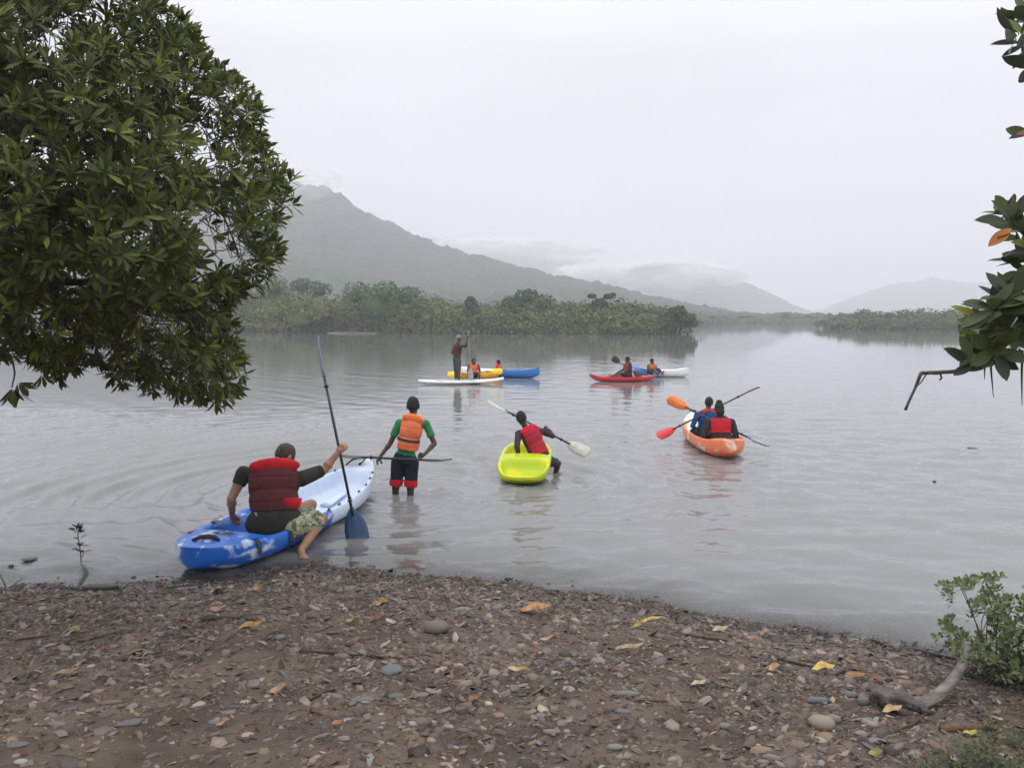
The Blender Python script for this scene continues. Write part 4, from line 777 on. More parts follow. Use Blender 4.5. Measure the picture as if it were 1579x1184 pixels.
k1, loc1, rim1, wid1 = kayak('blue and white marbled kayak grounded at the shore with its blue stern on the beach', (-2.80, 6.58), (-1.86, 10.02), .95, h=.26, sheer=.17, c0=-.28, c1=.80, depth=.20, hullm=blue_white, deckm=blue_white, blunt=1.0, rocker=.04,
                           well=[(-.66, -.33)], zoff=-.03, straps=((-.74, .05), (-.50, .06)), ribs=(.1, .72), handles=(), lowstern=.03, pitch=-.015)
L1 = k1['L']
g = Geo(); x = .93 * L1 / 2; z = rim1(.93) + .03
g.tube([(x - .30, .12, z - .01), (x - .12, .1, z + .03), (x + .02, -.02, z + .03), (x + .08, -.14, z + .02), (x + .06, -.2, z - .05)], [.012, .012, .013, .012, .012], seg=8, n=24); g.tube([(x + .0, 0, z + .02), (x - .1, 0, z - .01), (x - .17, .0, z - .02)], [.010, .010, .020], seg=8, n=10); loc1('bow_rope', g, black)
g = Geo(); x = -.88 * L1 / 2; z = rim1(-.88) + .03
g.tube([(x - .05, .10, z), (x, .03, z + .02), (x + .04, -.06, z + .015), (x + .02, -.13, z)], [.012, .022, .024, .012], seg=8, n=14); g.tube([(x, .02, z + .01), (x + .07, .06, z)], [.014, .008], seg=6); loc1('stern_handle', g, black)
for s in (-.08, .05, .2, .35, .5, .63, .74):
    for sd_ in (-1, 1):
        w = wid1(s); z = rim1(s); x = s * L1 / 2; g = Geo(); g.tube([(x - .025, sd_ * w * .93, z + .004), (x, sd_ * w * .93, z + .018), (x + .025, sd_ * w * .93, z + .004)], [.007, .009, .007], seg=6, n=6); loc1('rim_fitting', g, black)
g = Geo(); g.tube([(.33 * L1 / 2, .0, rim1(.3) - .17), (.6 * L1 / 2, 0, rim1(.6) - .16)], [.075, .05], seg=10, n=8, flat=.35); loc1('floor_ridge', g, blue_white)
lime = mottled('lime_plastic', (.42, .52, .008), (.56, .58, .01), 2, .5); lime_deck = mottled('lime_deck', (.44, .56, .006), (.60, .60, .008), 2, .5)
k2, loc2, rim2, wid2 = kayak('lime yellow kayak with open stern well, boy in red vest astride it', (.12, 10.22), (.30, 12.15), .73, h=.25, sheer=.0, c0=-.10, c1=.50, depth=.155, hullm=lime, deckm=lime_deck, blunt=1.3, rocker=.03, well=[(-.965, -.36)], zoff=.045, handles=(1,), lowstern=.085, pitch=-.085)
orange_w = mottled('orange_white_marbled', (.78, .20, .075), (.80, .78, .72), 3.2, .55, xs_=(.75, 1.25, -.075, .2))
k3, loc3, rim3, wid3 = kayak('orange and white kayak carrying two paddlers, seen from its stern', (3.47, 12.15), (3.62, 15.4), .80, h=.29, sheer=.15, c0=-.80, c1=.72, depth=.18, hullm=orange_w, deckm=orange_w, blunt=.8, zoff=-.05, seats=((-.42, 1.), (.12, 1.)), lowstern=.0)
yellow = mat('yellow_plastic', (.72, .42, .01), (.78, .30, .02), rough=.35, scale=2); white_pl = mat('white_plastic', (.78, .79, .80), (.6, .62, .66), rough=.35, scale=3)
k4, *_ = kayak('small yellow kayak behind the white paddleboard', tuple(G(708, 586))[:2], tuple(P(772, 580, 29.6))[:2], .72, hullm=yellow, h=.26, zoff=-.05)
bw2 = mottled('white_to_blue_plastic', (.80, .82, .84), (.03, .17, .50), 1.5, .5, xs_=(-.55, -.1, -.5, .5))
k5, *_ = kayak('long kayak with white stern and blue bow behind the yellow one', tuple(P(709, 577, 30.6))[:2], tuple(G(832, 583.5))[:2], .78, hullm=bw2, h=.30, zoff=-.03)
red_pl = mat('red_plastic', (.55, .025, .04), (.45, .018, .03), rough=.35, scale=2)
k6, *_ = kayak('slim red kayak with an upswept pointed end', tuple(G(1012, 587.5))[:2], tuple(G(909, 588.5))[:2], .66, hullm=red_pl, h=.20, sheer=.04, tipz=.09, rocker=.13, blunt=-.1, zoff=-.03, handles=())
wb = mottled('blue_to_white_plastic', (.06, .16, .45), (.72, .74, .75), 1.5, .5, xs_=(-.7, -.35, -.5, .5))
k7, *_ = kayak('grey white kayak with blue stern behind the red one', tuple(P(982, 579, 30.4))[:2], tuple(G(1063, 581.5))[:2], .74, hullm=wb, h=.30, sheer=.12, blunt=.2, zoff=-.04)
# paddleboard
bp_ = G(711, 592); sup = empty('paddleboard', (bp_.x, bp_.y, .04), 'long white stand up paddleboard with one person standing on it', 'paddleboard')
Lb = 2.95; S = np.linspace(-1, 1, 40); A = []
for s in S:
    w = .37 * max(1e-4, 1 - abs(s) ** 2.8) ** .6 + .004; zc = .10 * max(0, s) ** 3 + .03 * max(0, -s) ** 4
    A.append([(s * Lb / 2, a * w, b + zc) for a, b in [(-.8, .0), (-1, .025), (-1, .06), (-.85, .09), (0, .10), (.85, .09), (1, .06), (1, .025), (.8, 0), (0, -.01)]])
A = np.array(A); o = bpy.data.objects.new('board', arr_mesh('board', A.reshape(-1, 3), [grid_faces(40, 10, True)])); COL.objects.link(o); o.parent = sup; o.data.materials.append(white_pl); o.data.polygons.foreach_set('use_smooth', [True] * len(o.data.polygons))
g = Geo(); g.add(np.array([(x, y, .106) for x in (-.9, .5) for y in (-.26, .26)]), [[0, 2, 3, 1]]); o = bpy.data.objects.new('deck_pad', g.mesh()); COL.objects.link(o); o.parent = sup; o.data.materials.append(mat('grey_pad', (.5, .5, .52), rough=.9))
g = Geo(); g.tube([(-Lb / 2 + .25, 0, .02), (-Lb / 2 + .18, 0, -.12), (-Lb / 2 + .1, 0, -.2)], [.06, .04, .01], seg=6, n=6, flat=.15); o = bpy.data.objects.new('fin', g.mesh()); COL.objects.link(o); o.parent = sup; o.data.materials.append(black)
sup.rotation_euler = (0, 0, .03)
# ------------------------------------------------------------------ paddles
def blade_mesh(base, tip, face, w, m, root, L_, rib=True):
    y = (tip - base).normalized(); x = y.cross(face).normalized(); z = x.cross(y); V = []; nr = 12; cs = [-1, -.6, -.2, 0, .2, .6, 1]
    for layer in (0, 1):
        for i in range(nr):
            tt = i / (nr - 1); ww = w / 2 * (math.sin(math.pi / 2 * min(1, (tt + .04) * 1.7)) ** .75) * (1 if tt < .82 else math.sqrt(max(0, 1 - ((tt - .82) / .19) ** 2)) * .96 + .04); ww = max(ww, .012)
            for c in cs:
                zz = .03 * tt * tt - .018 * (c * c) * (ww / (w / 2)) + (.012 * (1 - tt) ** 1 if c == 0 and rib else 0) * (1 if layer == 0 else -1); zz += .0035 * (1 if layer == 0 else -1) * (1 - .7 * abs(c))
                V.append(base + y * (tt * L_) + x * (c * ww) + z * zz)
    n = nr * len(cs); Q = grid_faces(nr, len(cs)); Q2 = Q[:, ::-1] + n; nc = len(cs); rim = []
    for i in range(nr - 1): rim += [[i * nc, (i + 1) * nc, (i + 1) * nc + n, i * nc + n], [(i + 1) * nc - 1 + nc, i * nc + nc - 1, i * nc + nc - 1 + n, (i + 1) * nc + nc - 1 + n]]
    for j in range(nc - 1): rim += [[(nr - 1) * nc + j, (nr - 1) * nc + j + 1, (nr - 1) * nc + j + 1 + n, (nr - 1) * nc + j + n], [j + 1, j, j + n, j + 1 + n]]
    me = arr_mesh('blade', np.array([list(v) for v in V]), [np.concatenate([Q, Q2, np.array(rim)])]); return link('blade', me, m, root)
def paddle(label, A_, B_, f1, f2, bl=.42, bw=.17, mb1=None, mb2=None, ms=black_shaft, double=True, r=.0145):
    root = empty('paddle', (A_ + B_) / 2, label, 'paddle', 'paddles'); d = (B_ - A_).normalized()
    s0 = A_ + d * bl * .82; s1 = B_ - d * bl * .82 if double else B_; g = Geo(); g.tube([s0, (s0 + s1) / 2, s1], [r, r, r], seg=10); link('shaft', g.mesh(), ms, root)
    blade_mesh(A_ + d * bl, A_, f1, bw, mb1, root, bl)
    if double: blade_mesh(B_ - d * bl, B_, f2, bw, mb2 or mb1, root, bl)
    else: g = Geo(); q = d.cross(Vector((0, 1, 0))).normalized(); g.tube([B_ - q * .06, B_, B_ + q * .06], [.014, .016, .014], seg=8); link('grip', g.mesh(), ms, root)
    for s in ((s0 + d * .16), (s1 - d * .16)):
        g = Geo(); g.tube([s - d * .012, s, s + d * .012], [r * 1.2, r * 2.1, r * 1.2], seg=10); link('drip_ring', g.mesh(), black, root)
    return root
navy_bl = mat('navy_blade', (.012, .05, .13), (.010, .04, .11), rough=.3, scale=3); grey_bl = mat('blue_grey_blade', (.16, .22, .28), rough=.3); cream_bl = mat('cream_blade', (.50, .49, .42), (.40, .40, .36), rough=.35, scale=12)
orange_bl = mat('orange_blade', (.85, .22, .05), rough=.35); red_bl = mat('red_blade', (.65, .04, .04), rough=.35); yel_bl = mat('yellow_blade', (.85, .62, .01), rough=.35); dark_bl = mat('dark_blade', (.06, .03, .03), rough=.4)
HX = P(525, 692, 7.95)
pA = P(556, 851, 7.78); pB = P(487, 519, 8.15)
paddle('long paddle held upright by the seated man, navy blade in the water', pA, pB, Vector((.15, -1, .1)), Vector((.96, .29, 0)), .46, .235, navy_bl, grey_bl)
paddle('dark paddle the standing boy holds level behind his back', P(522, 703, 9.9), P(696, 711, 9.3), Vector((0, .1, 1)), Vector((0, .1, 1)), .40, .16, mat('black_blade', (.03, .03, .035), rough=.4))
paddle('paddle with cream blades held across by the boy in the lime kayak', P(909, 700, 11.2), P(752, 619, 12.0), Vector((-.3, -.8, .65)), Vector((.45, .0, .8)), .40, .19, cream_bl)
paddle('paddle with orange blade raised at upper left by the orange kayak', P(1029, 614, 13.3), P(1186, 690, 12.75), Vector((-.2, -1, .1)), Vector((.2, .2, 1)), .40, .18, orange_bl, mat('grey_blade', (.3, .3, .32), rough=.4))
paddle('paddle with red blade touching the water beside the orange kayak', P(1013, 674, 13.4), P(1170, 596, 14.3), Vector((.1, -.75, .6)), Vector((.45, -.22, -.77)), .42, .17, red_bl, mat('grey_red_blade', (.35, .2, .22), rough=.4))
paddle('yellow bladed paddle held low over the yellow kayak', P(690, 578, 27.9), P(775, 572, 28.2), Vector((0, -1, .5)), Vector((0, -1, .4)), .52, .24, yel_bl)
paddle('dark bladed paddle raised beside the red kayak', P(944, 551, 27.2), P(988, 580, 27.6), Vector((0, -1, .1)), Vector((0, -1, .4)), .36, .24, dark_bl)
paddle('upright single paddle held by the paddleboarder', P(726, 585, 26.7), P(722, 511, 26.6), Vector((0, -1, 0)), Vector((0, -1, 0)), .42, .18, mat('pale_blade', (.35, .36, .34), rough=.5), double=False, ms=mat('grey_shaft', (.3, .3, .3), rough=.4))
paddle('blue bladed paddle beside the grey white kayak', P(976, 566, 29.4), P(1018, 575, 29.5), Vector((0, -1, .3)), Vector((0, -1, .3)), .36, .18, mat('light_blue_blade', (.12, .3, .75), rough=.4))
# ------------------------------------------------------------------ people
def frame3(up, right):
    up = up.normalized(); right = (right - up * right.dot(up)).normalized(); fwd = up.cross(right).normalized(); return Matrix((right, fwd, up)).transposed()
class Body:
    def __init__(s): s.bm = bmesh.new()
    def ell(s, c, r, R=None, sub=3):
        M = Matrix.Translation(c) @ ((R or Matrix.Identity(3)).to_4x4()) @ Matrix.Diagonal((*r, 1)); bmesh.ops.create_icosphere(s.bm, subdivisions=sub, radius=1, matrix=M)
    def cone(s, a, b, r0, r1, seg=20):
        d = b - a; M = Matrix.Translation((a + b) / 2) @ d.to_track_quat('Z', 'Y').to_matrix().to_4x4(); bmesh.ops.create_cone(s.bm, cap_ends=True, segments=seg, radius1=r0, radius2=r1, depth=d.length, matrix=M)
    def cap(s, a, b, r0, r1, sub=2): s.ell(a, (r0,) * 3, None, sub); s.ell(b, (r1,) * 3, None, sub); s.cone(a, b, r0, r1)
    def box(s, c, R, h): bmesh.ops.create_cube(s.bm, size=2, matrix=Matrix.Translation(c) @ R.to_4x4() @ Matrix.Diagonal((*h, 1)))
    def done(s, name, vox, sm, m, parent, clips=(), disp=0., dscale=12., fac=.5, seams=None):
        me = bpy.data.meshes.new(name); s.bm.to_mesh(me); s.bm.free(); o = bpy.data.objects.new(name, me); COL.objects.link(o)
        r = o.modifiers.new('r', 'REMESH'); r.mode = 'VOXEL'; r.voxel_size = vox
        if sm: q = o.modifiers.new('s', 'SMOOTH'); q.iterations = sm; q.factor = fac
        ev = o.evaluated_get(bpy.context.evaluated_depsgraph_get()); m2 = bpy.data.meshes.new_from_object(ev); COL.objects.unlink(o); bpy.data.objects.remove(o); bpy.data.meshes.remove(me)
        if disp:
            n = len(m2.vertices); a = np.empty(n * 3); m2.vertices.foreach_get('co', a); a = a.reshape(-1, 3); nn = np.empty(n * 3); m2.vertices.foreach_get('normal', nn); nn = nn.reshape(-1, 3)
            k = fbm(a[:, 0] * dscale + a[:, 1] * dscale * .7, a[:, 2] * dscale * .8, 5, 3) - .45; 
            if seams:
                o_, u_, T_s, hs = seams; hh = (a - np.array(o_)) @ np.array(u_) / T_s
                for q_ in hs: k = k - .38 * np.exp(-((hh - q_) / .016) ** 2)
            a += nn * (k * disp)[:, None]; m2.vertices.foreach_set('co', a.ravel())
        if clips:
            b = bmesh.new(); b.from_mesh(m2)
            for (co, no) in clips:
                bmesh.ops.bisect_plane(b, geom=b.verts[:] + b.edges[:] + b.faces[:], plane_co=co, plane_no=no, clear_outer=True)
                ed_ = [e_ for e_ in b.edges if e_.is_boundary]
                if ed_: bmesh.ops.holes_fill(b, edges=ed_)
            b.to_mesh(m2); b.free()
        return link(name, m2, m, parent)
def hand(b, w, tip, palm, S=1., curl=.5, side=1):
    """palm + four fingers + thumb from wrist w toward tip; palm = palm normal"""
    d = (tip - w).normalized(); palm = (palm - d * palm.dot(d)).normalized(); x = d.cross(palm).normalized() * side
    k = w + d * .085 * S; b.cap(w, w + d * .03 * S, .024 * S, .028 * S)
    for i in range(4):
        off = x * (-.030 + .020 * i) * S; L_ = [.066, .078, .073, .058][i] * S; base = w + d * (.078 + [.0, .006, .004, -.004][i]) * S + off
        b.cap(w + off * .55 + d * .02 * S, base, .015 * S, .0125 * S, 1); p0 = base; dr = d.copy()
        for j, fr in enumerate((.42, .33, .25)):
            ang = curl * (1.1, 1.25, .9)[j]; dr = (dr * math.cos(ang) + (palm) * math.sin(ang)).normalized(); pn = (palm * math.cos(ang) - d * 0).normalized(); p1 = p0 + dr * L_ * fr; b.cap(p0, p1, (.0098 - .0008 * j) * S, (.0090 - .0008 * j) * S, 1); p0 = p1
            palm_ = palm
    t0 = w + d * .025 * S - x * .026 * S; t1 = t0 + (d * .6 - x * .55 + palm * .35).normalized() * .036 * S; t2 = t1 + (d * .75 - x * .05 + palm * (.3 + curl * .6)).normalized() * .034 * S
    b.cap(w - x * .012 * S, t0, .016 * S, .014 * S, 1); b.cap(t0, t1, .0135 * S, .0115 * S, 1); b.cap(t1, t2, .0112 * S, .0092 * S, 1)
def skinm(name, c): return mat(name, c, tuple(v * .85 for v in c), rough=.5, scale=12, bump=.001, bscale=120, spec=.4)
SK_DARK = skinm('dark_skin', (.075, .042, .030)); SK_DARK2 = skinm('deep_brown_skin', (.055, .032, .024)); SK_MID = skinm('tanned_skin', (.33, .17, .11))
HAIR = mat('black_hair', (.012, .010, .010), (.03, .026, .024), rough=.8, scale=60, bump=.006, bscale=90, spec=.3); HAIRB = mat('dark_brown_hair', (.05, .033, .024), (.028, .02, .016), rough=.7, scale=50, bump=.006, bscale=70, stretch=(1, 1, .4))
EYE = mat('eye_white', (.5, .48, .45), rough=.2)
def cloth(name, c, c2=None, **k): return mat(name, c, c2, rough=.85, scale=k.pop('scale', 7), bump=k.pop('bump', .010), bscale=k.pop('bscale', 9), spec=.2, **k)
def person(label, J, skin, hair, shirt=None, shorts=None, vest=None, vest2=None, S=1., wf=1., sleeve=.62, leg=.86, vox=.009, hf=(0, 1, 0), hup=None, curlL=.5, curlR=.9, palmL=(0, 1, 0), palmR=(0, 1, 0),
           hem=None, belt=None, group='people in and beside the kayaks', vz=(.02, .98), collar=True, hairk=1., root=None, belly=1., headk=1., hair_style=None, vestk=.034, base=None, shirt_low=-.10, pants=None, shirt_inf=.013):
    J = {k: Vector(v) for k, v in J.items()}; pel, neck, head = J['pel'], J['neck'], J['head']; rt = empty('person', base or Vector((pel.x, pel.y, min(J['al'].z, J['ar'].z, pel.z))), label, 'person', group)
    R = frame3(neck - pel, J['sr'] - J['sl']); T = (neck - pel).length; up = R.col[2]; rx = R.col[0]; fw = R.col[1]; sw = (J['sr'] - J['sl']).length / 2
    hf = Vector(hf).normalized(); hu = Vector(hup).normalized() if hup else ((head - neck).normalized() * .6 + Vector((0, 0, 1)) * .4).normalized(); RH = frame3(hu, hf.cross(hu)); hf = RH.col[1]; hu = RH.col[2]; hk = S * headk
    def torso(b, inf, sh=True):
        b.ell(pel + up * .02 * S, ((.155 * wf) * S + inf, .118 * S * belly + inf, .12 * S + inf), R); b.ell(pel.lerp(neck, .33), ((.145 * wf) * S + inf, .112 * S * belly + inf, .19 * S + inf), R)
        b.ell(pel.lerp(neck, .66), ((.158 * wf) * S + inf, .115 * S + inf, .19 * S + inf), R); 
        if sh: b.cap(J['sl'].lerp(neck, .12) - up * .02, J['sr'].lerp(neck, .12) - up * .02, .056 * S + inf, .056 * S + inf); b.cap(J['sl'].lerp(J['sr'], .5) - up * .03, neck, .09 * S + inf * .6, .058 * S + inf * .5)
    b = Body(); torso(b, 0)
    b.cap(neck - up * .03, head - hu * .05 * hk, .056 * S, .05 * S)
    b.ell(head + hu * .012 * hk, (.074 * hk, .094 * hk, .100 * hk), RH); b.ell(head - hu * .055 * hk + hf * .028 * hk, (.052 * hk, .060 * hk, .058 * hk), RH)
    b.ell(head - hu * .018 * hk + hf * .097 * hk, (.014 * hk, .020 * hk, .024 * hk), RH); b.ell(head - hu * .062 * hk + hf * .085 * hk, (.026 * hk, .012 * hk, .010 * hk), RH)
    for s in (-1, 1): b.ell(head + RH.col[0] * s * .077 * hk - hu * .008 * hk - hf * .005, (.010 * hk, .020 * hk, .031 * hk), RH); b.ell(head + RH.col[0] * s * .03 * hk + hu * .022 * hk + hf * .080 * hk, (.026 * hk, .012 * hk, .010 * hk), RH)
    for a, side, cl, pm in (('l', 1, curlL, palmL), ('r', -1, curlR, palmR)):
        sh, el, w = J['s' + a], J['e' + a], J['w' + a]; b.cap(sh, el, .050 * S * (.5 + .5 * wf), .038 * S); b.ell(sh.lerp(el, .45), (.046 * S,) * 3); b.cap(el, w, .038 * S * (.7 + .3 * wf), .025 * S * (.8 + .2 * wf)); b.ell(el.lerp(w, .28), (.043 * S * (.7 + .3 * wf),) * 3, None, 2)
        hand(b, w, J['h' + a], Vector(pm), S, cl, side)
        hp, kn, an, to = J['hip' + a], J['k' + a], J['a' + a], J['t' + a]; b.cap(hp, kn, .088 * S * (.6 + .4 * wf), .056 * S); b.cap(kn, an, .052 * S, .034 * S); b.ell(kn.lerp(an, .28) , (.055 * S,) * 3, None, 2)
        fd = (to - an); heel = an - fd.normalized() * .035 * S - Vector((0, 0, .03 * S)); b.cap(heel, to, .032 * S, .024 * S); b.cap(an, heel.lerp(to, .5), .034 * S, .030 * S)
        fs = fd.normalized().cross(Vector((0, 0, 1))); fs = fs.normalized() if fs.length > .1 else rx
        for i in range(5): q = to + fs * (-.030 + .015 * i) * S * -side; b.cap(to.lerp(an, .25) + fs * (-.02 + .01 * i) * S * -side, q + fd.normalized() * (.03 - .005 * i) * S, .013 * S, (.012 if i == 0 else .009) * S, 1)
    b.done('body', vox, 3, skin, rt)
    # hair
    b = Body(); b.ell(head + hu * .022 * hk - hf * .008 * hk, (.082 * hk * hairk, .100 * hk * hairk, .104 * hk * hairk), RH)
    if hair_style == 'bun': b.ell(head + hu * .115 * hk - hf * .02, (.055 * hk, .055 * hk, .045 * hk), RH); b.ell(head - hf * .07 * hk - hu * .05 * hk, (.075 * hk, .05 * hk, .085 * hk), RH)
    cl = [(head + hf * .055 * hk + hu * .0 * hk, (hf * .85 - hu * .55)), (head - hu * .05 * hk, -hu)] if hair_style != 'bun' else [(head + hf * .05 * hk, (hf - hu * .4))]
    b.done('hair', .008, 2, hair, rt, clips=cl, disp=.012 * hk, dscale=40)
    g = Geo()
    for s in (-1, 1):
        b = Body(); b.ell(head + RH.col[0] * s * .030 * hk + hu * .006 * hk + hf * .086 * hk, (.012 * hk,) * 3, None, 2); me = bpy.data.meshes.new('eye'); b.bm.to_mesh(me); b.bm.free(); link('eye', me, EYE, rt)
    if shirt:
        b = Body(); torso(b, .013)
        if shirt_inf > .013: b.ell(pel - up * .03, (.165 * wf * S + shirt_inf, .12 * S * belly + shirt_inf, .17 * S), R)
        slv = sleeve if isinstance(sleeve, tuple) else (sleeve, sleeve)
        for a, sv in zip('lr', slv): q = J['s' + a].lerp(J['e' + a], sv); b.ell(J['s' + a], (.063 * S * (.5 + .5 * wf),) * 3); b.cone(J['s' + a], q, .064 * S * (.5 + .5 * wf), (.060 if sv < .9 else .047) * S)
        if min(slv) > .97:
            for a in 'lr': b.ell(J['e' + a], (.047 * S,) * 3); b.cone(J['e' + a], J['e' + a].lerp(J['w' + a], .93), .048 * S, .033 * S)
        b.done('shirt', max(vox, .008), 3, shirt, rt, clips=[(pel + up * shirt_low * S, -up), (neck + up * .035 * S, up)], disp=.016, dscale=11)
    if shorts:
        b = Body(); b.ell(pel, (.160 * wf * S + .02, .122 * S * belly + .02, .13 * S), R)
        for a in 'lr': q = J['hip' + a].lerp(J['k' + a], leg); b.ell(J['hip' + a], (.098 * S * (.6 + .4 * wf) + .008,) * 3); b.cone(J['hip' + a], q, .100 * S * (.6 + .4 * wf) + .008, .092 * S if leg < .95 else .075 * S)
        if leg > .98:
            for a in 'lr': b.ell(J['k' + a], (.07 * S,) * 3); b.cone(J['k' + a], J['k' + a].lerp(J['a' + a], .85), .068 * S, .05 * S)
        b.done('trousers' if leg > .98 else 'shorts', max(vox, .008), 3, shorts, rt, clips=[(pel + up * .10 * S, up)], disp=.018, dscale=9)
        if hem:
            b = Body()
            for a in 'lr': d = (J['k' + a] - J['hip' + a]).normalized(); q = J['hip' + a].lerp(J['k' + a], leg + .01); b.cone(q - d * .10 * S, q, .102 * S, .099 * S)
            b.done('shorts_hem', max(vox, .008), 2, hem, rt, disp=.012)
    if vest:
        b = Body(); torso(b, vestk, False); b.cap(J['sl'].lerp(neck, .45), J['sr'].lerp(neck, .45), .05 * S + vestk, .05 * S + vestk)
        lo_, hi_ = pel.lerp(neck, vz[0]), pel.lerp(neck, vz[1])
        b.done('life_vest', max(vox, .008), 4, vest, rt, clips=[(lo_, -up), (hi_, up), (J['sl'].lerp(neck, .16), -rx), (J['sr'].lerp(neck, .16), rx)], disp=.014, dscale=9, seams=(pel, up, T, (.30, .52, .74)))
        if collar:
            b = Body(); cc_ = neck - up * .03 * S - fw * .075 * S; b.ell(cc_, (.165 * S * wf, .045 * S, .075 * S), R @ Matrix.Rotation(.25, 3, 'X')); b.ell(neck - up * .03 * S + rx * .09 * S + fw * .03, (.05 * S, .10 * S, .04 * S), R); b.ell(neck - up * .03 * S - rx * .09 * S + fw * .03, (.05 * S, .10 * S, .04 * S), R)
            b.done('vest_collar', max(vox, .008), 4, vest2 or vest, rt, disp=.01)
        if belt:
            b = Body(); torso(b, vestk + .006, False); z_ = pel.lerp(neck, vz[0] + .22); b.done('vest_strap', max(vox, .008), 2, belt, rt, clips=[(z_ + up * .016, up), (z_ - up * .016, -up)])
    return rt, R
# the man on the blue kayak
camo = cloth('camouflage_cloth', (.30, .30, .20), (.10, .11, .07), scale=16, lo=.47, hi=.53); t = camo.node_tree
n3 = t.nodes.new('ShaderNodeTexNoise'); n3.inputs['Scale'].default_value = 24; r3 = t.nodes.new('ShaderNodeMapRange'); r3.inputs[1].default_value = .56; r3.inputs[2].default_value = .6; t.links.new(t.nodes['Texture Coordinate'].outputs['Object'], n3.inputs['Vector']); t.links.new(n3.outputs[0], r3.inputs[0])
x3 = t.nodes.new('ShaderNodeMix'); x3.data_type = 'RGBA'; src = t.nodes['Principled BSDF'].inputs['Base Color'].links[0].from_socket; t.links.new(src, x3.inputs[6]); x3.inputs[7].default_value = (.40, .44, .30, 1); t.links.new(r3.outputs[0], x3.inputs[0]); t.links.new(x3.outputs[2], t.nodes['Principled BSDF'].inputs['Base Color'])
mJ = dict(pel=P(424, 800, 7.42), neck=P(424, 714, 7.56), head=P(439, 703, 7.66), sl=P(376, 730, 7.50), sr=P(464, 738, 7.62), el=P(357, 768, 7.42), wl=P(358, 794, 7.58), hl=P(366, 804, 7.70), er=P(500, 724, 7.86), wr=P(521, 698, 7.93), hr=P(532, 686, 7.95),
          hipl=P(418, 808, 7.55), hipr=P(446, 812, 7.40), kl=P(480, 778, 7.95), kr=P(497, 800, 7.62), al=P(472, 812, 8.15), ar=P(464, 848, 7.28), tl=P(500, 815, 8.2), tr=P(468, 859, 7.13))
maroon = cloth('maroon_vest', (.115, .028, .030), (.085, .024, .026), scale=4); redv = cloth('red_vest', (.58, .020, .030), (.42, .014, .024))
man, Rm_ = person('man in a red life vest and camouflage shorts sitting sideways on the blue kayak', mJ, SK_MID, HAIRB, shirt=cloth('olive_shirt', (.030, .030, .024), (.022, .022, .018)), shirt_low=-.20, shirt_inf=.034, shorts=camo, vest=maroon, vest2=redv, S=1.08, wf=1.38, sleeve=(.45, .86), leg=.93, vox=.007,
       hf=(.55, .8, -.15), curlL=.35, curlR=.95, palmL=(.1, .2, -1), palmR=(.1, 1, -.2), vz=(.16, .93), belly=1.15, vestk=.030)
up_ = Rm_.col[2]; b = Body(); c_ = mJ['pel'].lerp(mJ['neck'], .33) + Rm_.col[0] * .12 + up_ * .0; b.ell(c_, (.138, .160, .13), Rm_); z_ = mJ['pel'].lerp(mJ['neck'], .15)
b.done('vest_side_panel', .008, 3, redv, man, clips=[(z_, -up_), (z_ + up_ * .11, up_), (c_ + Rm_.col[0] * -.03, (-Rm_.col[0] + up_ * .7).normalized())])
# the boy wading
bJ = dict(pel=P(625, 706, 9.75), neck=P(637, 641, 9.75), head=P(637, 626, 9.79), sl=P(616, 652, 9.75), sr=P(657, 653, 9.78), el=P(602, 683, 9.70), wl=P(587, 703, 9.62), hl=P(578, 713, 9.58), er=P(670, 684, 9.72), wr=P(654, 701, 9.55), hr=P(642, 706, 9.50),
          hipl=P(614, 712, 9.75), hipr=P(635, 713, 9.75), kl=P(610, 754, 9.74), kr=P(633, 756, 9.72), al=P(609, 800, 9.80), ar=P(634, 801, 9.78), tl=P(607, 806, 9.98), tr=P(636, 807, 9.98))
person('boy in an orange life vest and green shirt standing in the shallow water', bJ, SK_DARK2, HAIR, shirt=cloth('green_shirt', (.03, .20, .075), (.02, .15, .055)), shorts=cloth('navy_shorts', (.012, .018, .032)), hem=cloth('red_hem', (.52, .015, .03)), vest=cloth('orange_vest', (.78, .19, .085), (.68, .15, .065)), vest2=cloth('bright_orange_collar', (.88, .20, .06)),
       belt=black, S=.86, wf=.92, sleeve=.66, leg=.86, vox=.0065, curlL=.6, curlR=.8, palmL=(.4, 0, -.4), palmR=(0, -1, 0), vz=(.22, .96), shirt_low=-.02, headk=1.16)
# boy on the lime kayak
cJ = dict(pel=P(834, 706, 11.15), neck=P(812, 661, 11.25), head=P(804, 645, 11.25), sl=P(800, 668, 11.20), sr=P(835, 665, 11.30), el=P(797, 688, 11.05), wl=P(800, 704, 11.15), hl=P(804, 710, 11.25), er=P(852, 672, 11.50), wr=P(845, 662, 11.65), hr=P(838, 657, 11.70),
          hipl=P(826, 710, 11.25), hipr=P(845, 711, 11.15), kl=P(812, 712, 11.65), kr=P(861, 714, 11.15), al=P(806, 735, 11.70), ar=P(852, 745, 11.25), tl=P(803, 742, 11.80), tr=P(856, 752, 11.40))
person('boy in a red life vest sitting astride the lime kayak with his paddle across', cJ, SK_DARK2, HAIR, shirt=cloth('plum_shirt', (.060, .030, .042)), shorts=cloth('black_shorts', (.018, .018, .026), (.05, .055, .07)), vest=cloth('red_vest_b', (.42, .020, .040), (.26, .018, .030), scale=3), vest2=cloth('scarlet_collar', (.62, .02, .05)),
       S=.84, wf=1.0, sleeve=1.0, leg=.95, vox=.008, hf=(-.25, 1, -.1), hup=(-.28, 0, 1), vz=(.12, .94), headk=1.1, curlL=.4)
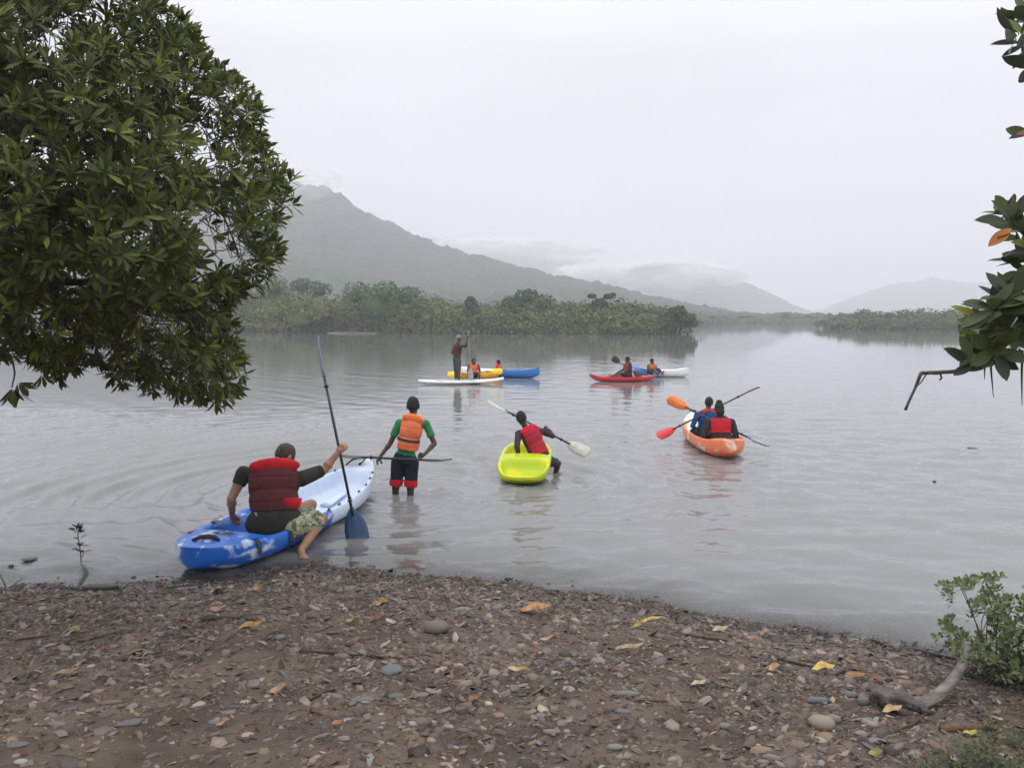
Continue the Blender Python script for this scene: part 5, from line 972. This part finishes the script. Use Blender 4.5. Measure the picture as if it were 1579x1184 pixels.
# two paddlers in the orange kayak
dJ = dict(pel=P(1111, 682, 12.95), neck=P(1110, 643, 13.0), head=P(1109, 630, 13.02), sl=P(1092, 650, 12.98), sr=P(1128, 651, 12.98), el=P(1085, 671, 12.95), wl=P(1098, 672, 13.25), hl=P(1102, 667, 13.3), er=P(1136, 674, 12.95), wr=P(1124, 676, 13.2), hr=P(1118, 676, 13.28),
          hipl=P(1103, 685, 13.0), hipr=P(1120, 685, 13.0), kl=P(1098, 666, 13.45), kr=P(1124, 668, 13.4), al=P(1098, 676, 13.75), ar=P(1118, 678, 13.75), tl=P(1097, 671, 13.9), tr=P(1117, 672, 13.9))
person('paddler in dark clothes and red vest at the back of the orange kayak', dJ, SK_DARK, HAIR, shirt=cloth('charcoal_shirt', (.035, .036, .042)), shorts=cloth('charcoal_shorts', (.025, .026, .032)), vest=cloth('crimson_vest', (.48, .018, .035)), vest2=cloth('crimson_collar', (.50, .018, .035)), S=.94, wf=1.22, sleeve=1.0, leg=.9, vox=.010, vz=(.40, .96), hair_style='bun', headk=1.02, collar=False)
eJ = dict(pel=P(1090, 668, 13.9), neck=P(1092, 633, 13.95), head=P(1093, 621, 13.97), sl=P(1075, 640, 13.9), sr=P(1106, 640, 13.95), el=P(1068, 657, 13.85), wl=P(1073, 661, 14.1), hl=P(1078, 659, 14.15), er=P(1112, 655, 13.95), wr=P(1108, 640, 14.2), hr=P(1105, 634, 14.22),
          hipl=P(1083, 671, 13.95), hipr=P(1098, 671, 13.95), kl=P(1080, 653, 14.35), kr=P(1100, 653, 14.35), al=P(1082, 662, 14.65), ar=P(1098, 662, 14.65), tl=P(1082, 658, 14.8), tr=P(1098, 658, 14.8))
person('paddler in a blue shirt with red collar at the front of the orange kayak', eJ, SK_DARK, HAIR, shirt=cloth('royal_blue_shirt', (.012, .075, .30)), shorts=cloth('dark_shorts', (.03, .03, .04)), vest=cloth('blue_vest', (.012, .065, .26)), vest2=cloth('brick_red_collar', (.45, .05, .04)), S=.9, wf=1.1, sleeve=.98, leg=.9, vox=.010, vz=(.45, .95))
# paddleboarder
fJ = dict(pel=P(704.5, 554, 26.7), neck=P(706, 530, 26.7), head=P(707.5, 521.5, 26.72), sl=P(701, 534, 26.85), sr=P(711, 534, 26.5), el=P(698, 544, 26.75), wl=P(706, 549, 26.55), hl=P(710, 550, 26.5), er=P(718, 534, 26.45), wr=P(721.5, 522, 26.5), hr=P(722, 517, 26.55),
          hipl=P(703, 557, 26.8), hipr=P(707, 557, 26.6), kl=P(703, 572, 26.8), kr=P(707.5, 572, 26.55), al=P(702.5, 586, 26.85), ar=P(707, 588, 26.55), tl=P(708, 588, 26.85), tr=P(713, 590, 26.5))
person('person in dark clothes standing on the white paddleboard with one arm raised', fJ, SK_DARK, mat('light_cap', (.22, .21, .2), rough=.8), shirt=cloth('dark_wet_shirt', (.045, .045, .045)), shorts=cloth('grey_trousers', (.065, .06, .065)), vest=cloth('dark_red_vest', (.10, .026, .03)), S=.96, wf=.92, sleeve=1.0, leg=1.0, vox=.014, hf=(.9, -.3, 0), vz=(.3, .9), collar=False, palmR=(1, 0, 0))
def sitter(label, px, hy, seat, d, hf, skin, **k):
    """small seated paddler; hy head row, seat row, all at depth d, turned to hf"""
    f = Vector(hf).normalized(); r = f.cross(Vector((0, 0, 1))).normalized(); o = P(px, seat, d) + Vector((0, 0, .10)); S = k.get('S', .9); u = Vector((0, 0, 1)); hz = P(px, hy, d).z; nk = Vector((o.x, o.y, hz - .12 * S)) + f * .03
    J = dict(pel=o, neck=nk, head=Vector((nk.x, nk.y, hz)) + f * .02, sl=nk - r * .18 * S - u * .06, sr=nk + r * .18 * S - u * .06, el=nk - r * .25 * S - u * .27 * S + f * .04, er=nk + r * .25 * S - u * .27 * S + f * .04,
             wl=nk - r * .20 * S - u * .33 * S + f * .24, wr=nk + r * .20 * S - u * .33 * S + f * .24, hl=nk - r * .18 * S - u * .33 * S + f * .32, hr=nk + r * .18 * S - u * .33 * S + f * .32, hipl=o - r * .08, hipr=o + r * .08,
             kl=o - r * .13 + f * .36 * S + u * .12, kr=o + r * .13 + f * .36 * S + u * .12, al=o - r * .11 + f * .66 * S - u * .04, ar=o + r * .11 + f * .66 * S - u * .04, tl=o - r * .11 + f * .75 * S + u * .06, tr=o + r * .11 + f * .75 * S + u * .06)
    return person(label, J, skin, HAIR, hf=tuple(f), vox=.014, palmL=(0, 0, -1), palmR=(0, 0, -1), headk=1.05, **k)
OV = cloth('orange_vest_far', (.80, .17, .06)); DK = cloth('dark_cloth', (.03, .03, .035))
sitter('paddler in an orange vest seated in the yellow kayak', 730, 557, 583, 28.3, (.25, -1, 0), SK_DARK, S=.9, wf=1.05, shirt=cloth('maroon_shirt', (.22, .03, .04)), shorts=DK, vest=OV, sleeve=.98, vz=(.1, .95))
sitter('child in a red and orange vest seated in the blue bowed kayak', 767, 558.5, 580, 29.7, (1, -.2, 0), SK_DARK, S=.8, wf=1.0, shirt=cloth('red_shirt', (.5, .04, .03)), shorts=DK, vest=OV, vest2=cloth('scarlet_far', (.65, .03, .02)), sleeve=.6, vz=(.1, .95))
sitter('paddler in a dark shirt and red vest seated in the red kayak', 969, 555, 584, 27.7, (-1, -.35, 0), SK_DARK, S=.94, wf=1.05, shirt=DK, shorts=DK, vest=cloth('faded_red_vest', (.38, .05, .06)), sleeve=.98, vz=(.1, .95))
sitter('paddler in an orange vest seated in the grey white kayak', 1004, 557, 577, 29.7, (.5, -1, 0), SK_DARK, S=.86, wf=1.05, shirt=cloth('olive_far', (.15, .13, .05)), shorts=DK, vest=OV, sleeve=.6, vz=(.1, .95))
